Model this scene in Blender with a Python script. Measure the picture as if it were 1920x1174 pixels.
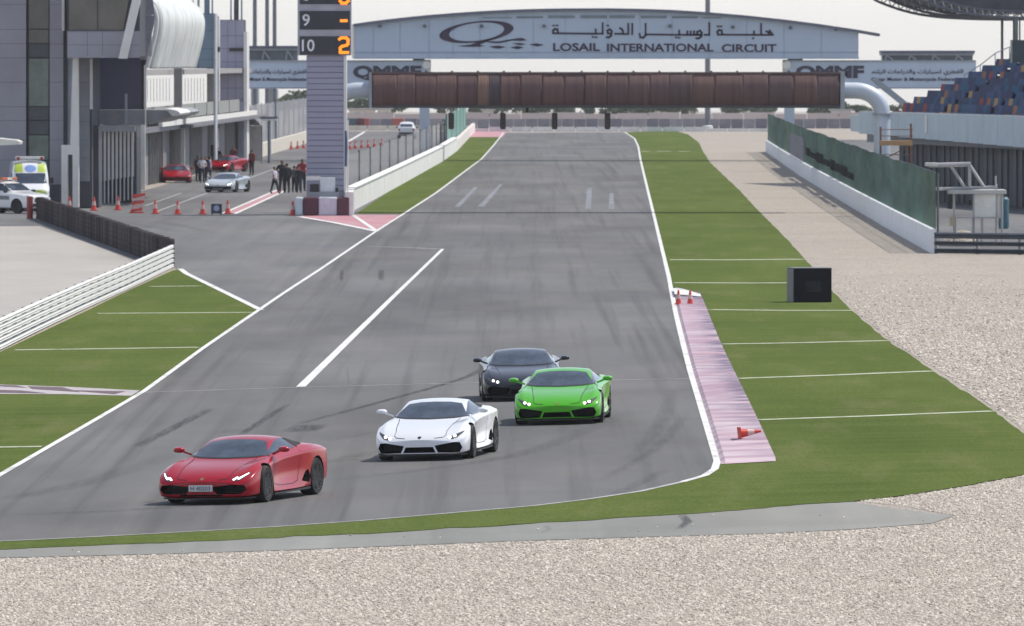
import bpy, bmesh, math, random
from mathutils import Vector, Matrix, Euler
from mathutils.bvhtree import BVHTree
random.seed(7)
for o in list(bpy.data.objects): bpy.data.objects.remove(o)
SC = bpy.context.scene
COL = SC.collection
R = math.radians

# ------------------------------------------------------------------ camera, sky, sun, exposure
FPX, PW, PH, HOR, CAMZ = 17000.0, 1920.0, 1174.0, 113.0, 7.96     # focal length in photo pixels, photo size, level line, eye height
PITCH = math.atan((PH / 2 - HOR) / FPX)
cam_d = bpy.data.cameras.new('camera'); cam = bpy.data.objects.new('camera', cam_d); COL.objects.link(cam)
cam_d.sensor_width = 36; cam_d.lens = FPX / PW * 36
cam.location = (0, 0, CAMZ); cam.rotation_euler = (math.pi / 2 - PITCH, 0, 0)
cam_d.clip_start = 1; cam_d.clip_end = 30000
SC.camera = cam
cam_d.dof.use_dof = True; cam_d.dof.focus_distance = 178; cam_d.dof.aperture_fstop = 8.0

SUN_EL, SUN_AZ = R(58), R(24)          # azimuth counted from +X (right) towards +Y (away from the camera)
world = bpy.data.worlds.new('World'); SC.world = world; world.use_nodes = True
nt = world.node_tree; nt.nodes.clear()
sky = nt.nodes.new('ShaderNodeTexSky'); sky.sky_type = 'NISHITA'; sky.sun_disc = False
sky.sun_elevation = SUN_EL; sky.sun_rotation = math.pi / 2 - SUN_AZ
sky.air_density = 1.0; sky.dust_density = 0.4; sky.ozone_density = 1.0; sky.altitude = 10
hsv = nt.nodes.new('ShaderNodeHueSaturation'); hsv.inputs['Saturation'].default_value = 0.48
bg = nt.nodes.new('ShaderNodeBackground'); bg.inputs['Strength'].default_value = 0.122
wo = nt.nodes.new('ShaderNodeOutputWorld')
nt.links.new(sky.outputs[0], hsv.inputs['Color']); wb = nt.nodes.new('ShaderNodeMix'); wb.data_type = 'RGBA'; wb.blend_type = 'MULTIPLY'; wb.inputs[0].default_value = 1; wb.inputs[7].default_value = (.965, .985, 1.07, 1)
nt.links.new(hsv.outputs[0], wb.inputs[6]); nt.links.new(wb.outputs[2], bg.inputs['Color']); nt.links.new(bg.outputs[0], wo.inputs[0])
sun_d = bpy.data.lights.new('sun', 'SUN'); sun_d.energy = 3.0; sun_d.angle = R(0.8); sun_d.color = (1.0, .93, .82)
sun = bpy.data.objects.new('sun', sun_d); COL.objects.link(sun)
SUNV = Vector((math.cos(SUN_EL) * math.cos(SUN_AZ), math.cos(SUN_EL) * math.sin(SUN_AZ), math.sin(SUN_EL)))
sun.rotation_euler = SUNV.to_track_quat('Z', 'Y').to_euler(); sun.location = (60, 300, 120)
SC.view_settings.view_transform = 'Standard'; SC.view_settings.look = 'None'
SC.view_settings.gamma = 1.0; SC.view_settings.use_curve_mapping = False
SC.view_settings.exposure = 0.46
SC.render.engine = 'CYCLES'
SC.cycles.max_bounces = 6; SC.cycles.diffuse_bounces = 3; SC.cycles.glossy_bounces = 3; SC.cycles.transmission_bounces = 4
SC.cycles.transparent_max_bounces = 24; SC.cycles.volume_bounces = 0
SC.cycles.use_denoising = True

# ------------------------------------------------------------------ measuring: photo pixel -> place
def smooth(a, b, x):
    t = min(1, max(0, (x - a) / (b - a))); return t * t * (3 - 2 * t)
BANK = 0.028
def ground(X, Y):                       # the corner is banked; past the end of the straight the land falls away
    z = BANK * (1 - smooth(195, 320, Y)) * 12 * math.tanh(X / 12)
    if Y > 1062: z -= (Y - 1062) * 0.0052
    return z
def ray(px, py):
    v = Vector(((px - PW / 2) / FPX, 1, -(py - PH / 2) / FPX))
    c, s = math.cos(PITCH), math.sin(PITCH)
    return Vector((v.x, v.y * c + v.z * s, -v.y * s + v.z * c))
def P(px, py, zo=0.0):                  # point on the ground (+zo)
    r = ray(px, py); z = zo
    for _ in range(40):
        t = (z - CAMZ) / r.z
        z = .5 * z + .5 * (ground(r.x * t, r.y * t) + zo)
    t = (z - CAMZ) / r.z
    return Vector((r.x * t, r.y * t, z))
def W(px, py, d):                       # point at distance d
    r = ray(px, py); t = d / r.y
    return Vector((r.x * t, d, CAMZ + r.z * t))
def dist_of(py): return P(960, py).y
def ppm(d): return FPX / d              # pixels per metre at distance d

# ------------------------------------------------------------------ materials
MATS = {}
def new_mat(name):
    m = bpy.data.materials.new(name); m.use_nodes = True; MATS[name] = m
    return m, m.node_tree, m.node_tree.nodes['Principled BSDF']
def N(t, kind, **kw):
    n = t.nodes.new(kind)
    for k, v in kw.items(): setattr(n, k, v)
    return n
def coords(t, scale=(1, 1, 1), kind='Object', rot=(0, 0, 0)):
    tc = N(t, 'ShaderNodeTexCoord'); mp = N(t, 'ShaderNodeMapping')
    mp.inputs['Scale'].default_value = scale; mp.inputs['Rotation'].default_value = rot
    t.links.new(tc.outputs[kind], mp.inputs['Vector']); return mp.outputs['Vector']
def noise(t, vec, scale, detail=4, rough=.6, w=None):
    n = N(t, 'ShaderNodeTexNoise'); n.inputs['Scale'].default_value = scale
    n.inputs['Detail'].default_value = detail; n.inputs['Roughness'].default_value = rough
    t.links.new(vec, n.inputs['Vector']); return n.outputs['Fac']
def ramp(t, fac, stops):
    r = N(t, 'ShaderNodeValToRGB'); e = r.color_ramp.elements
    while len(e) < len(stops): e.new(.5)
    for k, (p, c) in enumerate(stops):
        e[k].position = p; e[k].color = (*c, 1) if len(c) == 3 else c
    t.links.new(fac, r.inputs['Fac']); return r.outputs['Color']
def mix(t, fac, a, b, mode='MIX'):
    m = N(t, 'ShaderNodeMix', data_type='RGBA', blend_type=mode)
    for s, v in ((0, fac), (6, a), (7, b)):
        if hasattr(v, 'is_output'): t.links.new(v, m.inputs[s])
        elif isinstance(v, (int, float)): m.inputs[s].default_value = v
        else: m.inputs[s].default_value = (*v, 1)
    return m.outputs[2]
def math_n(t, op, a, b=None):
    m = N(t, 'ShaderNodeMath', operation=op)
    for k, v in enumerate((a, b)):
        if v is None: continue
        if hasattr(v, 'is_output'): t.links.new(v, m.inputs[k])
        else: m.inputs[k].default_value = v
    return m.outputs[0]
def bump(t, b, h, strength=.3, dist=.01):
    n = N(t, 'ShaderNodeBump'); n.inputs['Strength'].default_value = strength; n.inputs['Distance'].default_value = dist
    t.links.new(h, n.inputs['Height']); t.links.new(n.outputs[0], b.inputs['Normal'])
def plain(name, c, rough=.6, metal=0, var=.16, scale=1.2, spec=.5, coat=0, emit=None, es=0, dirt=0):
    """a colour with uneven wear; the workhorse"""
    if name in MATS: return MATS[name]
    m, t, b = new_mat(name)
    v = coords(t)
    f = noise(t, v, scale, 5)
    lo = tuple(x * (1 - var) for x in c); hi = tuple(min(1, x * (1 + var)) for x in c)
    col = ramp(t, f, [(.3, lo), (.7, hi)])
    if dirt:
        g = noise(t, coords(t, (1, 1, .25)), scale * 3.1, 6, .7)
        col = mix(t, ramp(t, g, [(.48, (0, 0, 0)), (.75, (dirt,) * 3)]), col, tuple(x * .45 + .05 for x in c))
    t.links.new(col, b.inputs['Base Color'])
    b.inputs['Roughness'].default_value = rough; b.inputs['Metallic'].default_value = metal
    b.inputs['Specular IOR Level'].default_value = spec
    if coat: b.inputs['Coat Weight'].default_value = coat; b.inputs['Coat Roughness'].default_value = .04
    if emit: b.inputs['Emission Color'].default_value = (*emit, 1); b.inputs['Emission Strength'].default_value = es
    return m
def paint(name, c, metal=.0, rough=.32, coat=1.0):
    if name in MATS: return MATS[name]
    m, t, b = new_mat(name)
    f = noise(t, coords(t), 60, 3)
    t.links.new(ramp(t, f, [(.3, tuple(x * .93 for x in c)), (.7, c)]), b.inputs['Base Color'])
    b.inputs['Roughness'].default_value = rough; b.inputs['Metallic'].default_value = metal
    b.inputs['Coat Weight'].default_value = coat; b.inputs['Coat Roughness'].default_value = .03; b.inputs['Specular IOR Level'].default_value = .35
    return m

# ------------------------------------------------------------------ meshes
class MB:
    """collects geometry in world space (or in a thing's own space when local=True)"""
    def __init__(s): s.v = []; s.f = []; s.m = []
    def add(s, verts, faces, mi=0):
        k = len(s.v); s.v += [Vector(v) for v in verts]
        for f in faces: s.f.append([i + k for i in f]); s.m.append(mi)
        return s
    def box(s, c, size, rz=0, mi=0, mat=None):
        x, y, z = (q / 2 for q in size)
        M = mat or (Matrix.Translation(c) @ Matrix.Rotation(rz, 4, 'Z'))
        vs = [M @ Vector((a * x, b * y, d * z)) for a in (-1, 1) for b in (-1, 1) for d in (-1, 1)]
        return s.add(vs, [(0, 1, 3, 2), (4, 6, 7, 5), (0, 4, 5, 1), (2, 3, 7, 6), (0, 2, 6, 4), (1, 5, 7, 3)], mi)
    def mm(s, a, b, mi=0):
        a, b = Vector(a), Vector(b)
        return s.box((a + b) / 2, [abs(q) for q in (b - a)], mi=mi)
    def px(s, x0, y0, x1, y1, d, depth=.2, mi=0):
        """box whose front face fills a photo rectangle at distance d, going back by depth"""
        a, b = W(x0, y1, d), W(x1, y0, d)
        return s.mm((a.x, d, a.z), (b.x, d + depth, b.z), mi)
    def bar(s, a, b, w, h=None, mi=0, up=(0, 0, 1)):
        a, b = Vector(a), Vector(b); h = h or w; d = b - a; L = d.length
        if L < 1e-6: return s
        y = d.normalized(); u = Vector(up)
        if abs(y.dot(u)) > .98: u = Vector((1, 0, 0))
        x = y.cross(u).normalized(); z = x.cross(y)
        M = Matrix((x, y, z)).transposed().to_4x4(); M.translation = (a + b) / 2
        return s.box(None, (w, L, h), mi=mi, mat=M)
    def tube(s, pts, r, n=10, mi=0, caps=True):
        pts = [Vector(p) for p in pts]; rs = r if isinstance(r, (list, tuple)) else [r] * len(pts)
        rings = []; ref = None
        for i, p in enumerate(pts):
            d = (pts[min(i + 1, len(pts) - 1)] - pts[max(i - 1, 0)]).normalized()
            if ref is None: ref = d.orthogonal().normalized()
            x = (ref - d * ref.dot(d)).normalized(); ref = x; y = d.cross(x)
            rings.append([p + (x * math.cos(2 * math.pi * k / n) + y * math.sin(2 * math.pi * k / n)) * rs[i] for k in range(n)])
        k0 = [q for g in rings for q in g]
        fs = [(i * n + k, i * n + (k + 1) % n, (i + 1) * n + (k + 1) % n, (i + 1) * n + k) for i in range(len(pts) - 1) for k in range(n)]
        if caps: fs += [tuple(range(n))[::-1], tuple((len(pts) - 1) * n + k for k in range(n))]
        return s.add(k0, fs, mi)
    def prism(s, pts, vec, mi=0):
        """planar outline pushed along vec"""
        pts = [Vector(p) for p in pts]; vec = Vector(vec); n = len(pts)
        return s.add(pts + [p + vec for p in pts],
                     [tuple(range(n))[::-1], tuple(range(n, 2 * n))] + [(k, (k + 1) % n, n + (k + 1) % n, n + k) for k in range(n)], mi)
    def lathe(s, prof, c=(0, 0, 0), n=16, axis='Z', mi=0):
        c = Vector(c); vs = []
        for r, h in prof:
            for k in range(n):
                a = 2 * math.pi * k / n; p = (r * math.cos(a), r * math.sin(a), h)
                if axis == 'Y': p = (p[0], p[2], p[1])
                if axis == 'X': p = (p[2], p[0], p[1])
                vs.append(c + Vector(p))
        fs = [(i * n + k, i * n + (k + 1) % n, (i + 1) * n + (k + 1) % n, (i + 1) * n + k) for i in range(len(prof) - 1) for k in range(n)]
        fs += [tuple(range(n))[::-1], tuple((len(prof) - 1) * n + k for k in range(n))]
        return s.add(vs, fs, mi)
    def mesh(s, name, off=Vector()):
        me = bpy.data.meshes.new(name)
        me.from_pydata([v - off for v in s.v], [], s.f)
        me.polygons.foreach_set('material_index', s.m)
        bm = bmesh.new(); bm.from_mesh(me); bmesh.ops.recalc_face_normals(bm, faces=bm.faces); bm.to_mesh(me); bm.free()
        return me
    def build(s, name, mats, parent=None, local=False, smooth=False, bevel=0):
        off = Vector() if (local or parent is None) else abs_loc(parent)
        me = s.mesh(name, off)
        return link(name, me, mats, parent, smooth, bevel)
def abs_loc(o):
    v = Vector()
    while o: v += o.location; o = o.parent
    return v
def link(name, me, mats, parent=None, smooth=False, bevel=0):
    if mats is not None and len(me.materials) == 0:
        for m in (mats if isinstance(mats, (list, tuple)) else [mats]): me.materials.append(m)
    if smooth:
        me.polygons.foreach_set('use_smooth', [True] * len(me.polygons))
        if smooth != 'all':
            try: me.set_sharp_from_angle(angle=R(38))
            except Exception: pass
    o = bpy.data.objects.new(name, me); COL.objects.link(o)
    if parent: o.parent = parent
    if bevel:
        b = o.modifiers.new('edge', 'BEVEL'); b.width = bevel; b.segments = 2; b.limit_method = 'ANGLE'
    return o
def tag(o, label, cat, group=None):
    o['label'] = label; o['category'] = cat
    if group: o['group'] = group
    return o
def thing(name, loc, label, cat, group=None, rz=0):
    o = bpy.data.objects.new(name, None); COL.objects.link(o); o.location = loc; o.rotation_euler = (0, 0, rz)
    o.empty_display_size = .2
    return tag(o, label, cat, group)
def struct(o, kind='structure'): o['kind'] = kind; return o
def copy_tree(o, parent=None, swap=None):
    c = o.copy(); COL.objects.link(c); c.parent = parent
    if swap and c.type == 'MESH':
        for s in c.material_slots:
            if s.material and s.material.name in swap:
                s.link = 'OBJECT'; s.material = MATS[swap[s.material.name]]
    for ch in [q for q in bpy.data.objects if q.parent == o]: copy_tree(ch, c, swap)
    return c
def evaluated(o):
    dg = bpy.context.evaluated_depsgraph_get(); dg.update()
    return bpy.data.meshes.new_from_object(o.evaluated_get(dg), depsgraph=dg)
def spline(pts, n=8):
    """Catmull-Rom through the points"""
    pts = [Vector(p) for p in pts]; out = []
    for i in range(len(pts) - 1):
        p0, p1, p2, p3 = pts[max(i - 1, 0)], pts[i], pts[i + 1], pts[min(i + 2, len(pts) - 1)]
        for k in range(n):
            t = k / n
            out.append(.5 * ((2 * p1) + (p2 - p0) * t + (2 * p0 - 5 * p1 + 4 * p2 - p3) * t * t + (3 * p1 - p0 - 3 * p2 + p3) * t ** 3))
    return out + [pts[-1]]
def text_mesh(name, body, size, mat, parent, origin, xdir=(1, 0, 0), zdir=(0, 0, 1), depth=.01, width=None, height=None, align='LEFT', bold=0, spacing=1.0):
    """lettering as a thin solid, fitted to width x height when given"""
    cu = bpy.data.curves.new(name, 'FONT'); cu.body = body; cu.size = size; cu.extrude = depth; cu.offset = bold
    cu.space_character = spacing; cu.resolution_u = 3
    o = bpy.data.objects.new(name, cu); COL.objects.link(o)
    me = evaluated(o); bpy.data.objects.remove(o); bpy.data.curves.remove(cu)
    xs = [v.co.x for v in me.vertices]; ys = [v.co.y for v in me.vertices]
    if not xs: return None
    x0, x1, y0, y1 = min(xs), max(xs), min(ys), max(ys)
    sx = width / (x1 - x0) if width else 1; sy = height / (y1 - y0) if height else (sx if width else 1)
    X, Z = Vector(xdir).normalized(), Vector(zdir).normalized(); Yd = X.cross(Z)
    O = Vector(origin); off = abs_loc(parent) if parent else Vector()
    for v in me.vertices:
        c = v.co.copy(); v.co = O + X * ((c.x - x0) * sx) + Z * ((c.y - y0) * sy) - Yd * c.z - off
    me.materials.clear()
    return link(name, me, mat, parent)
# ------------------------------------------------------------------ ground materials
def m_gravel(name='gravel'):
    m, t, b = new_mat(name)
    v = coords(t)
    vo = N(t, 'ShaderNodeTexVoronoi'); vo.inputs['Scale'].default_value = 15; t.links.new(v, vo.inputs['Vector'])
    stone = ramp(t, vo.outputs['Color'], [(.1, (.21, .18, .146)), (.4, (.37, .328, .276)), (.8, (.50, .448, .382)), (1, (.66, .60, .52))])
    big = noise(t, v, .09, 5, .6)
    col = mix(t, ramp(t, big, [(.38, (0, 0, 0)), (.66, (.55,) * 3)]), stone, (.305, .275, .24))
    fine = noise(t, coords(t, (1, .3, 1)), 1.1, 5, .75)
    col = mix(t, ramp(t, fine, [(.42, (0, 0, 0)), (.62, (.5,) * 3)]), col, (.425, .388, .345))
    t.links.new(col, b.inputs['Base Color']); b.inputs['Roughness'].default_value = .95; b.inputs['Specular IOR Level'].default_value = .15
    bump(t, b, vo.outputs['Distance'], .9, .05)
    return m
def m_asphalt(name, base, warm=.0, streak=.5, seed=0):
    m, t, b = new_mat(name)
    v = coords(t)
    big = noise(t, coords(t, (1, .22, 1)), .13, 5, .6)
    col = ramp(t, big, [(.34, tuple(x * .74 for x in base)), (.5, base), (.66, tuple(x * 1.25 for x in base))])
    # worn bands running with the traffic
    st = noise(t, coords(t, (1.6, .010, 1), rot=(0, 0, R(-.7))), 1.0, 6, .62)
    col = mix(t, ramp(t, st, [(.5, (0, 0, 0)), (.68, (streak,) * 3)]), col, tuple(x * .55 for x in base))
    st2 = noise(t, coords(t, (.9, .006, 1), rot=(0, 0, R(-.7))), 1.7, 4, .5)
    col = mix(t, ramp(t, st2, [(.55, (0, 0, 0)), (.72, (.35,) * 3)]), col, (base[0] * 1.35, base[1] * 1.33, base[2] * 1.3))
    # paver joints and patches across the road
    cr = noise(t, coords(t, (.015, .16, 1)), 1.0, 5, .65)
    col = mix(t, ramp(t, cr, [(.52, (0, 0, 0)), (.7, (.32,) * 3)]), col, tuple(x * .72 for x in base))
    # blown sand
    du = noise(t, coords(t, (.5, .11, 1)), .33, 6, .68)
    col = mix(t, ramp(t, du, [(.5, (0, 0, 0)), (.8, (.30 + warm,) * 3)]), col, (.30, .262, .22))
    gr = noise(t, v, 22, 3, .8)
    col = mix(t, .28, col, ramp(t, gr, [(.3, (.05, .05, .05)), (.7, (.33, .33, .33))]), 'OVERLAY')
    t.links.new(col, b.inputs['Base Color']); b.inputs['Roughness'].default_value = .88; b.inputs['Specular IOR Level'].default_value = .25
    bump(t, b, gr, .35, .008)
    return m
def m_turf(name='artificial_turf'):
    m, t, b = new_mat(name)
    v = coords(t)
    big = noise(t, coords(t, (1, .18, 1)), .22, 5, .6)
    col = ramp(t, big, [(.3, (.080, .111, .034)), (.5, (.105, .140, .042)), (.72, (.138, .172, .056))])
    ln = noise(t, coords(t, (.05, 1.1, 1)), 1.1, 5, .7)
    col = mix(t, ramp(t, ln, [(.42, (0, 0, 0)), (.66, (.7,) * 3)]), col, (.136, .168, .056))
    bl = noise(t, coords(t, (1, .45, 1)), 13, 3, .8)
    col = mix(t, ramp(t, bl, [(.4, (0, 0, 0)), (.66, (.65,) * 3)]), col, (.056, .086, .022))
    sand = noise(t, coords(t, (1, .12, 1)), .6, 6, .7)
    col = mix(t, ramp(t, sand, [(.52, (0, 0, 0)), (.78, (.45,) * 3)]), col, (.21, .20, .11))
    t.links.new(col, b.inputs['Base Color']); b.inputs['Roughness'].default_value = 1; b.inputs['Specular IOR Level'].default_value = .0
    bump(t, b, bl, .8, .04)
    return m
def m_worn(name, c, worn, amount=.6, scale=1.5, lo=.5):
    """paint with bare patches"""
    m, t, b = new_mat(name)
    f = noise(t, coords(t, (1, .35, 1)), scale, 6, .75)
    col = mix(t, ramp(t, f, [(lo, (0, 0, 0)), (lo + .2, (amount,) * 3)]), c, worn)
    t.links.new(col, b.inputs['Base Color']); b.inputs['Roughness'].default_value = .75
    return m
GRAVEL = m_gravel(); TURF = m_turf()
ASPH = m_asphalt('asphalt', (.150, .150, .152), streak=.75)
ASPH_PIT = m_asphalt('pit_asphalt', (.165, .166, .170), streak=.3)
ASPH_OLD = m_asphalt('runoff_asphalt', (.285, .29, .27), warm=.12, streak=.1)
LINE = m_worn('line_paint', (.68, .68, .66), (.34, .34, .33), .75, 1.6, .48)
LINE_OLD = m_worn('worn_line_paint', (.42, .42, .41), (.22, .22, .22), .8, 2.2, .42)
LINE_TURF = m_worn('turf_line', (.46, .49, .36), (.22, .27, .12), .8, 2.0, .48)
PINK = m_worn('faded_red_paint', (.42, .175, .215), (.44, .29, .29), .8, .8, .42)
CONC = m_worn('sandy_concrete', (.38, .355, .32), (.30, .28, .25), .7, .12, .42)
RUB = None

def clip_grid(bm, ymax=322, step=2.0):
    ys = [v.co.y for v in bm.verts]; xs = [v.co.x for v in bm.verts]
    y0, y1, x0, x1 = min(ys), min(max(ys), ymax), max(-40, min(xs)), min(40, max(xs))
    if y0 > ymax: return
    def cut(co, no):
        bmesh.ops.bisect_plane(bm, geom=bm.verts[:] + bm.edges[:] + bm.faces[:], dist=1e-5, plane_co=co, plane_no=no)
    y = math.ceil(y0 / step) * step
    while y <= y1: cut((0, y, 0), (0, 1, 0)); y += step
    x = math.ceil(x0 / step) * step
    while x <= x1: cut((x, 0, 0), (1, 0, 0)); x += step
def sheet(name, pts, zo, mat, parent=None, world=False, kind='structure', z0=None):
    """a patch of ground given by its outline in photo pixels (or in metres), lying zo above the terrain"""
    pts = [Vector((p[0], p[1], 0)) if world else P(p[0], p[1], zo) for p in pts]
    bm = bmesh.new()
    vs = [bm.verts.new((p.x, p.y, 0)) for p in pts]
    f = bm.faces.new(vs)
    bmesh.ops.triangulate(bm, faces=[f])
    clip_grid(bm)
    bmesh.ops.triangulate(bm, faces=[f for f in bm.faces if len(f.verts) > 4])
    for v in bm.verts: v.co.z = ground(v.co.x, v.co.y) + zo
    bmesh.ops.recalc_face_normals(bm, faces=bm.faces)
    if sum(f.normal.z for f in bm.faces) < 0: bmesh.ops.reverse_faces(bm, faces=bm.faces)
    me = bpy.data.meshes.new(name); bm.to_mesh(me); bm.free()
    o = link(name, me, mat, parent)
    if parent is None: struct(o, kind)
    return o
def ribbon(name, pts, w, zo, mat, parent, w1=None, world=False):
    """painted line along a path of photo pixels, w metres wide"""
    if not world: pts = [P(x, y, zo) for x, y in pts]
    fine = []
    for a, b in zip(pts[:-1], pts[1:]):
        n = max(1, int((b - a).length / 6)) if min(a.y, b.y) < 325 else 1
        fine += [a.lerp(b, k / n) for k in range(n)]
    fine.append(pts[-1])
    L, Rr = [], []
    for i, p in enumerate(fine):
        d = fine[min(i + 1, len(fine) - 1)] - fine[max(i - 1, 0)]; d.z = 0; d.normalize()
        nn = Vector((d.y, -d.x, 0)); ww = w if w1 is None else w + (w1 - w) * i / (len(fine) - 1)
        L.append(p - nn * ww / 2); Rr.append(p + nn * ww / 2)
    return sheet(name, [(p.x, p.y) for p in L + Rr[::-1]], zo, mat, parent, world=True)

# ------------------------------------------------------------------ the land
def terrain():
    xs = [-4000, -1500, -600, -250, -120, -70, -40] + [x for x in range(-38, 40, 2)] + [40, 70, 120, 250, 600, 1500, 4000]
    ys = [-200, 0, 60, 100] + [y for y in range(110, 324, 2)] + [340, 380, 450, 550, 700, 850, 1000, 1062, 1200, 1500, 2000, 3000, 4000, 5000]
    vs = [(x, y, ground(x, y)) for y in ys for x in xs]; n = len(xs)
    fs = [(j * n + i, j * n + i + 1, (j + 1) * n + i + 1, (j + 1) * n + i) for j in range(len(ys) - 1) for i in range(n - 1)]
    me = bpy.data.meshes.new('ground'); me.from_pydata(vs, [], fs)
    return struct(link('ground', me, GRAVEL))
land = terrain()

TL = [(-60, 929), (0, 890), (135, 812), (270, 733), (380, 653), (487, 580), (600, 505), (706, 433), (758, 400), (817, 362), (868, 324), (903, 298), (926, 272), (944, 249)]
TRU = [(1172, 248), (1190, 260), (1197, 275), (1201, 300), (1213, 350), (1230, 420), (1254, 519), (1267, 587), (1280, 641), (1294, 695), (1319, 777), (1338, 840), (1345, 864)]
TRB = [(1340, 879), (1322, 891), (1280, 903), (1200, 921), (1100, 936), (1000, 948), (840, 962), (677, 976), (520, 987), (365, 996), (180, 1006), (0, 1014.5), (-90, 1019)]
pit = sheet('pit_lane_road', [(-60, 425), (75, 424), (262, 490), (324, 502), (350, 512), (420, 547), (490, 582), (620, 495), (710, 436), (764, 402), (888, 246), (650, 246), (480, 250), (475, 296), (290, 352), (160, 384), (-60, 384)], .006, ASPH_PIT)
track = sheet('race_track', TL + TRU + TRB + [(-90, 945)], .012, ASPH)
forecourt = sheet('service_road', [(-200, 700), (-60, 690), (0, 655), (324, 500), (262, 489), (75, 423), (-200, 424)], .004, CONC)
runoff = sheet('runoff_strip', [(-90, 1034), (0, 1029), (156, 1022), (521, 1007), (1000, 979), (1335, 959), (1527, 943), (1594, 940), (1640, 948), (1695, 956), (1740, 961), (1786, 968), (1747, 981), (1600, 992), (1431, 1000.5), (1000, 1013), (521, 1032), (0, 1046), (-90, 1050)], .008, ASPH_OLD)

stand_shade = sheet('stand_shade_sheet', [(1761, 474), (1990, 478), (1990, 262), (1460, 262), (1456, 285), (1520, 326), (1616, 386), (1694, 432)], .006, ASPH_PIT)  # dark grey sheet added over the gravel to stand for the grandstand's shade
turf_left = sheet('infield_turf', [(-90, 706), (0, 660), (160, 584), (324, 507), (340, 504), (352, 514), (420, 547), (489, 580), (380, 655), (270, 735), (135, 814), (0, 892), (-90, 948)], .016, TURF)
turf_pit = sheet('pit_wall_turf', [(667, 401), (747, 347), (824, 306), (855, 283), (882, 256.5), (938, 256.5), (926, 274), (903, 300), (868, 326), (817, 363.5), (760, 401)], .016, TURF)
TR_OUT = [(1264, 245), (1290, 252), (1311, 268), (1317, 282), (1331, 304), (1358, 330), (1386, 356), (1418, 391), (1435, 408), (1467, 440), (1500, 475), (1534, 514), (1560, 545), (1600, 585), (1660, 635), (1745, 692), (1860, 768), (1935, 824), (1985, 868), (1920, 890), (1815, 909.5), (1695, 928.6), (1594, 940.5), (1527, 944), (1335, 960), (1000, 981), (521, 1008.5), (156, 1023.5), (0, 1030), (-90, 1034)]
def uneven(pts, k=3, a=.004, seed=3):
    rng = random.Random(seed); out = []
    for p, q in zip(pts[:-1], pts[1:]):
        out.append(p); L = math.hypot(q[0] - p[0], q[1] - p[1])
        for j in range(1, k):
            t = j / k; out.append((p[0] + (q[0] - p[0]) * t + rng.uniform(-a, a) * L * 4, p[1] + (q[1] - p[1]) * t + rng.uniform(-a, a) * L * .6))
    return out + [pts[-1]]
turf_right = sheet('outfield_turf', TRU + TRB + uneven(TR_OUT, 12, .006)[::-1], .016, TURF)

# painted lines (parts of the surface they lie on)
ribbon('white_line', TL, .135, .022, LINE, track)
ribbon('white_line', TRU + TRB[:3], .15, .022, LINE, track)
ribbon('white_line', TRB[2:], .13, .022, LINE_OLD, track)
ribbon('white_line', [(564, 725), (629, 662), (700, 593), (770, 525), (830, 467)], .235, .020, LINE, track, w1=.14)
ribbon('joint_line', [(250, 736), (560, 726), (900, 717), (1300, 710)], .16, .018, LINE_OLD, track)
ribbon('joint_line', [(688, 462), (760, 464), (826, 467)], .3, .018, LINE_OLD, track)
ribbon('white_line', [(338, 504), (350, 513), (420, 547), (489, 581)], .22, .024, LINE, turf_left)
for a, b in (((282, 537), (376, 536)), ((183, 587.5), (472, 585.5)), ((28, 656), (372, 651)), ((-60, 839), (78, 837))):
    ribbon('seam_line', [a, b], .55, .024, LINE_TURF, turf_left)
for a, b, w in (((1256, 487), (1508, 486), 1.0), ((1264, 530), (1542, 530), .8), ((1330, 580.5), (1600, 582), .7), ((1354, 645), (1664, 638.5), .6), ((1384, 709.5), (1748, 695.5), .55), ((1423, 787), (1864, 770.5), .5)):
    m_ = ((a[0] + b[0]) / 2, (a[1] + b[1]) / 2 + .6)
    ribbon('seam_line', [a, m_, b], w, .024, LINE_TURF, turf_right)
for x0, x1 in ((1203, 1218), (1232, 1258), (1272, 1294)): ribbon('seam_line', [(x0, 284), (x1, 284)], 2.2, .024, LINE_TURF, turf_right)
# drain cover strip across the infield: pale slab with dark wedges
drain = sheet('drain_strip', [(-90, 719), (0, 721), (120, 725), (262, 732), (246, 742), (120, 739), (-90, 738)], .022, m_worn('drain_concrete', (.44, .40, .41), (.28, .26, .27), .8, 1.0, .45))
DARKR = plain('rubber_black', (.035, .033, .036), .8)
for q in ([(-60, 720.5), (30, 722.5), (52, 727)], [(52, 724), (118, 726), (150, 735), (60, 729)], [(118, 731), (235, 733.5), (215, 739)], [(-60, 729), (40, 732), (90, 737.5), (-60, 735)]):
    sheet('dark_wedge', q, .028, plain('drain_rust', (.115, .075, .085), .8), drain)
# red safety areas by the pit wall
apron = sheet('red_apron', [(560, 405), (664, 403), (749, 403), (706, 433.5)], .018, PINK)
ribbon('white_line', [(560, 406), (625, 417), (706, 433.5)], .35, .026, LINE, apron)
ribbon('white_line', [(663, 404), (706, 433)], .22, .028, LINE, apron)
sheet('red_apron', [(884, 246), (952, 246), (942, 257), (880, 257)], .018, PINK)
pit_strip = sheet('pit_lane_strip', [(425, 399), (520, 356), (532, 358), (446, 400)], .018, PINK)
ribbon('white_line', [(418, 400), (520, 356)], .2, .024, LINE, pit_strip)
ribbon('white_line', [(440, 401), (534, 358)], .2, .024, LINE, pit_strip)
ribbon('white_line', [(285, 400), (388, 362)], .14, .014, LINE_OLD, pit)
ribbon('white_line', [(470, 333), (535, 309)], .14, .014, LINE_OLD, pit)
ribbon('white_line', [(272, 386), (340, 362)], .14, .014, LINE_OLD, pit)
ribbon('white_line', [(652, 266), (684, 247)], .3, .014, LINE, pit)
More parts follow.
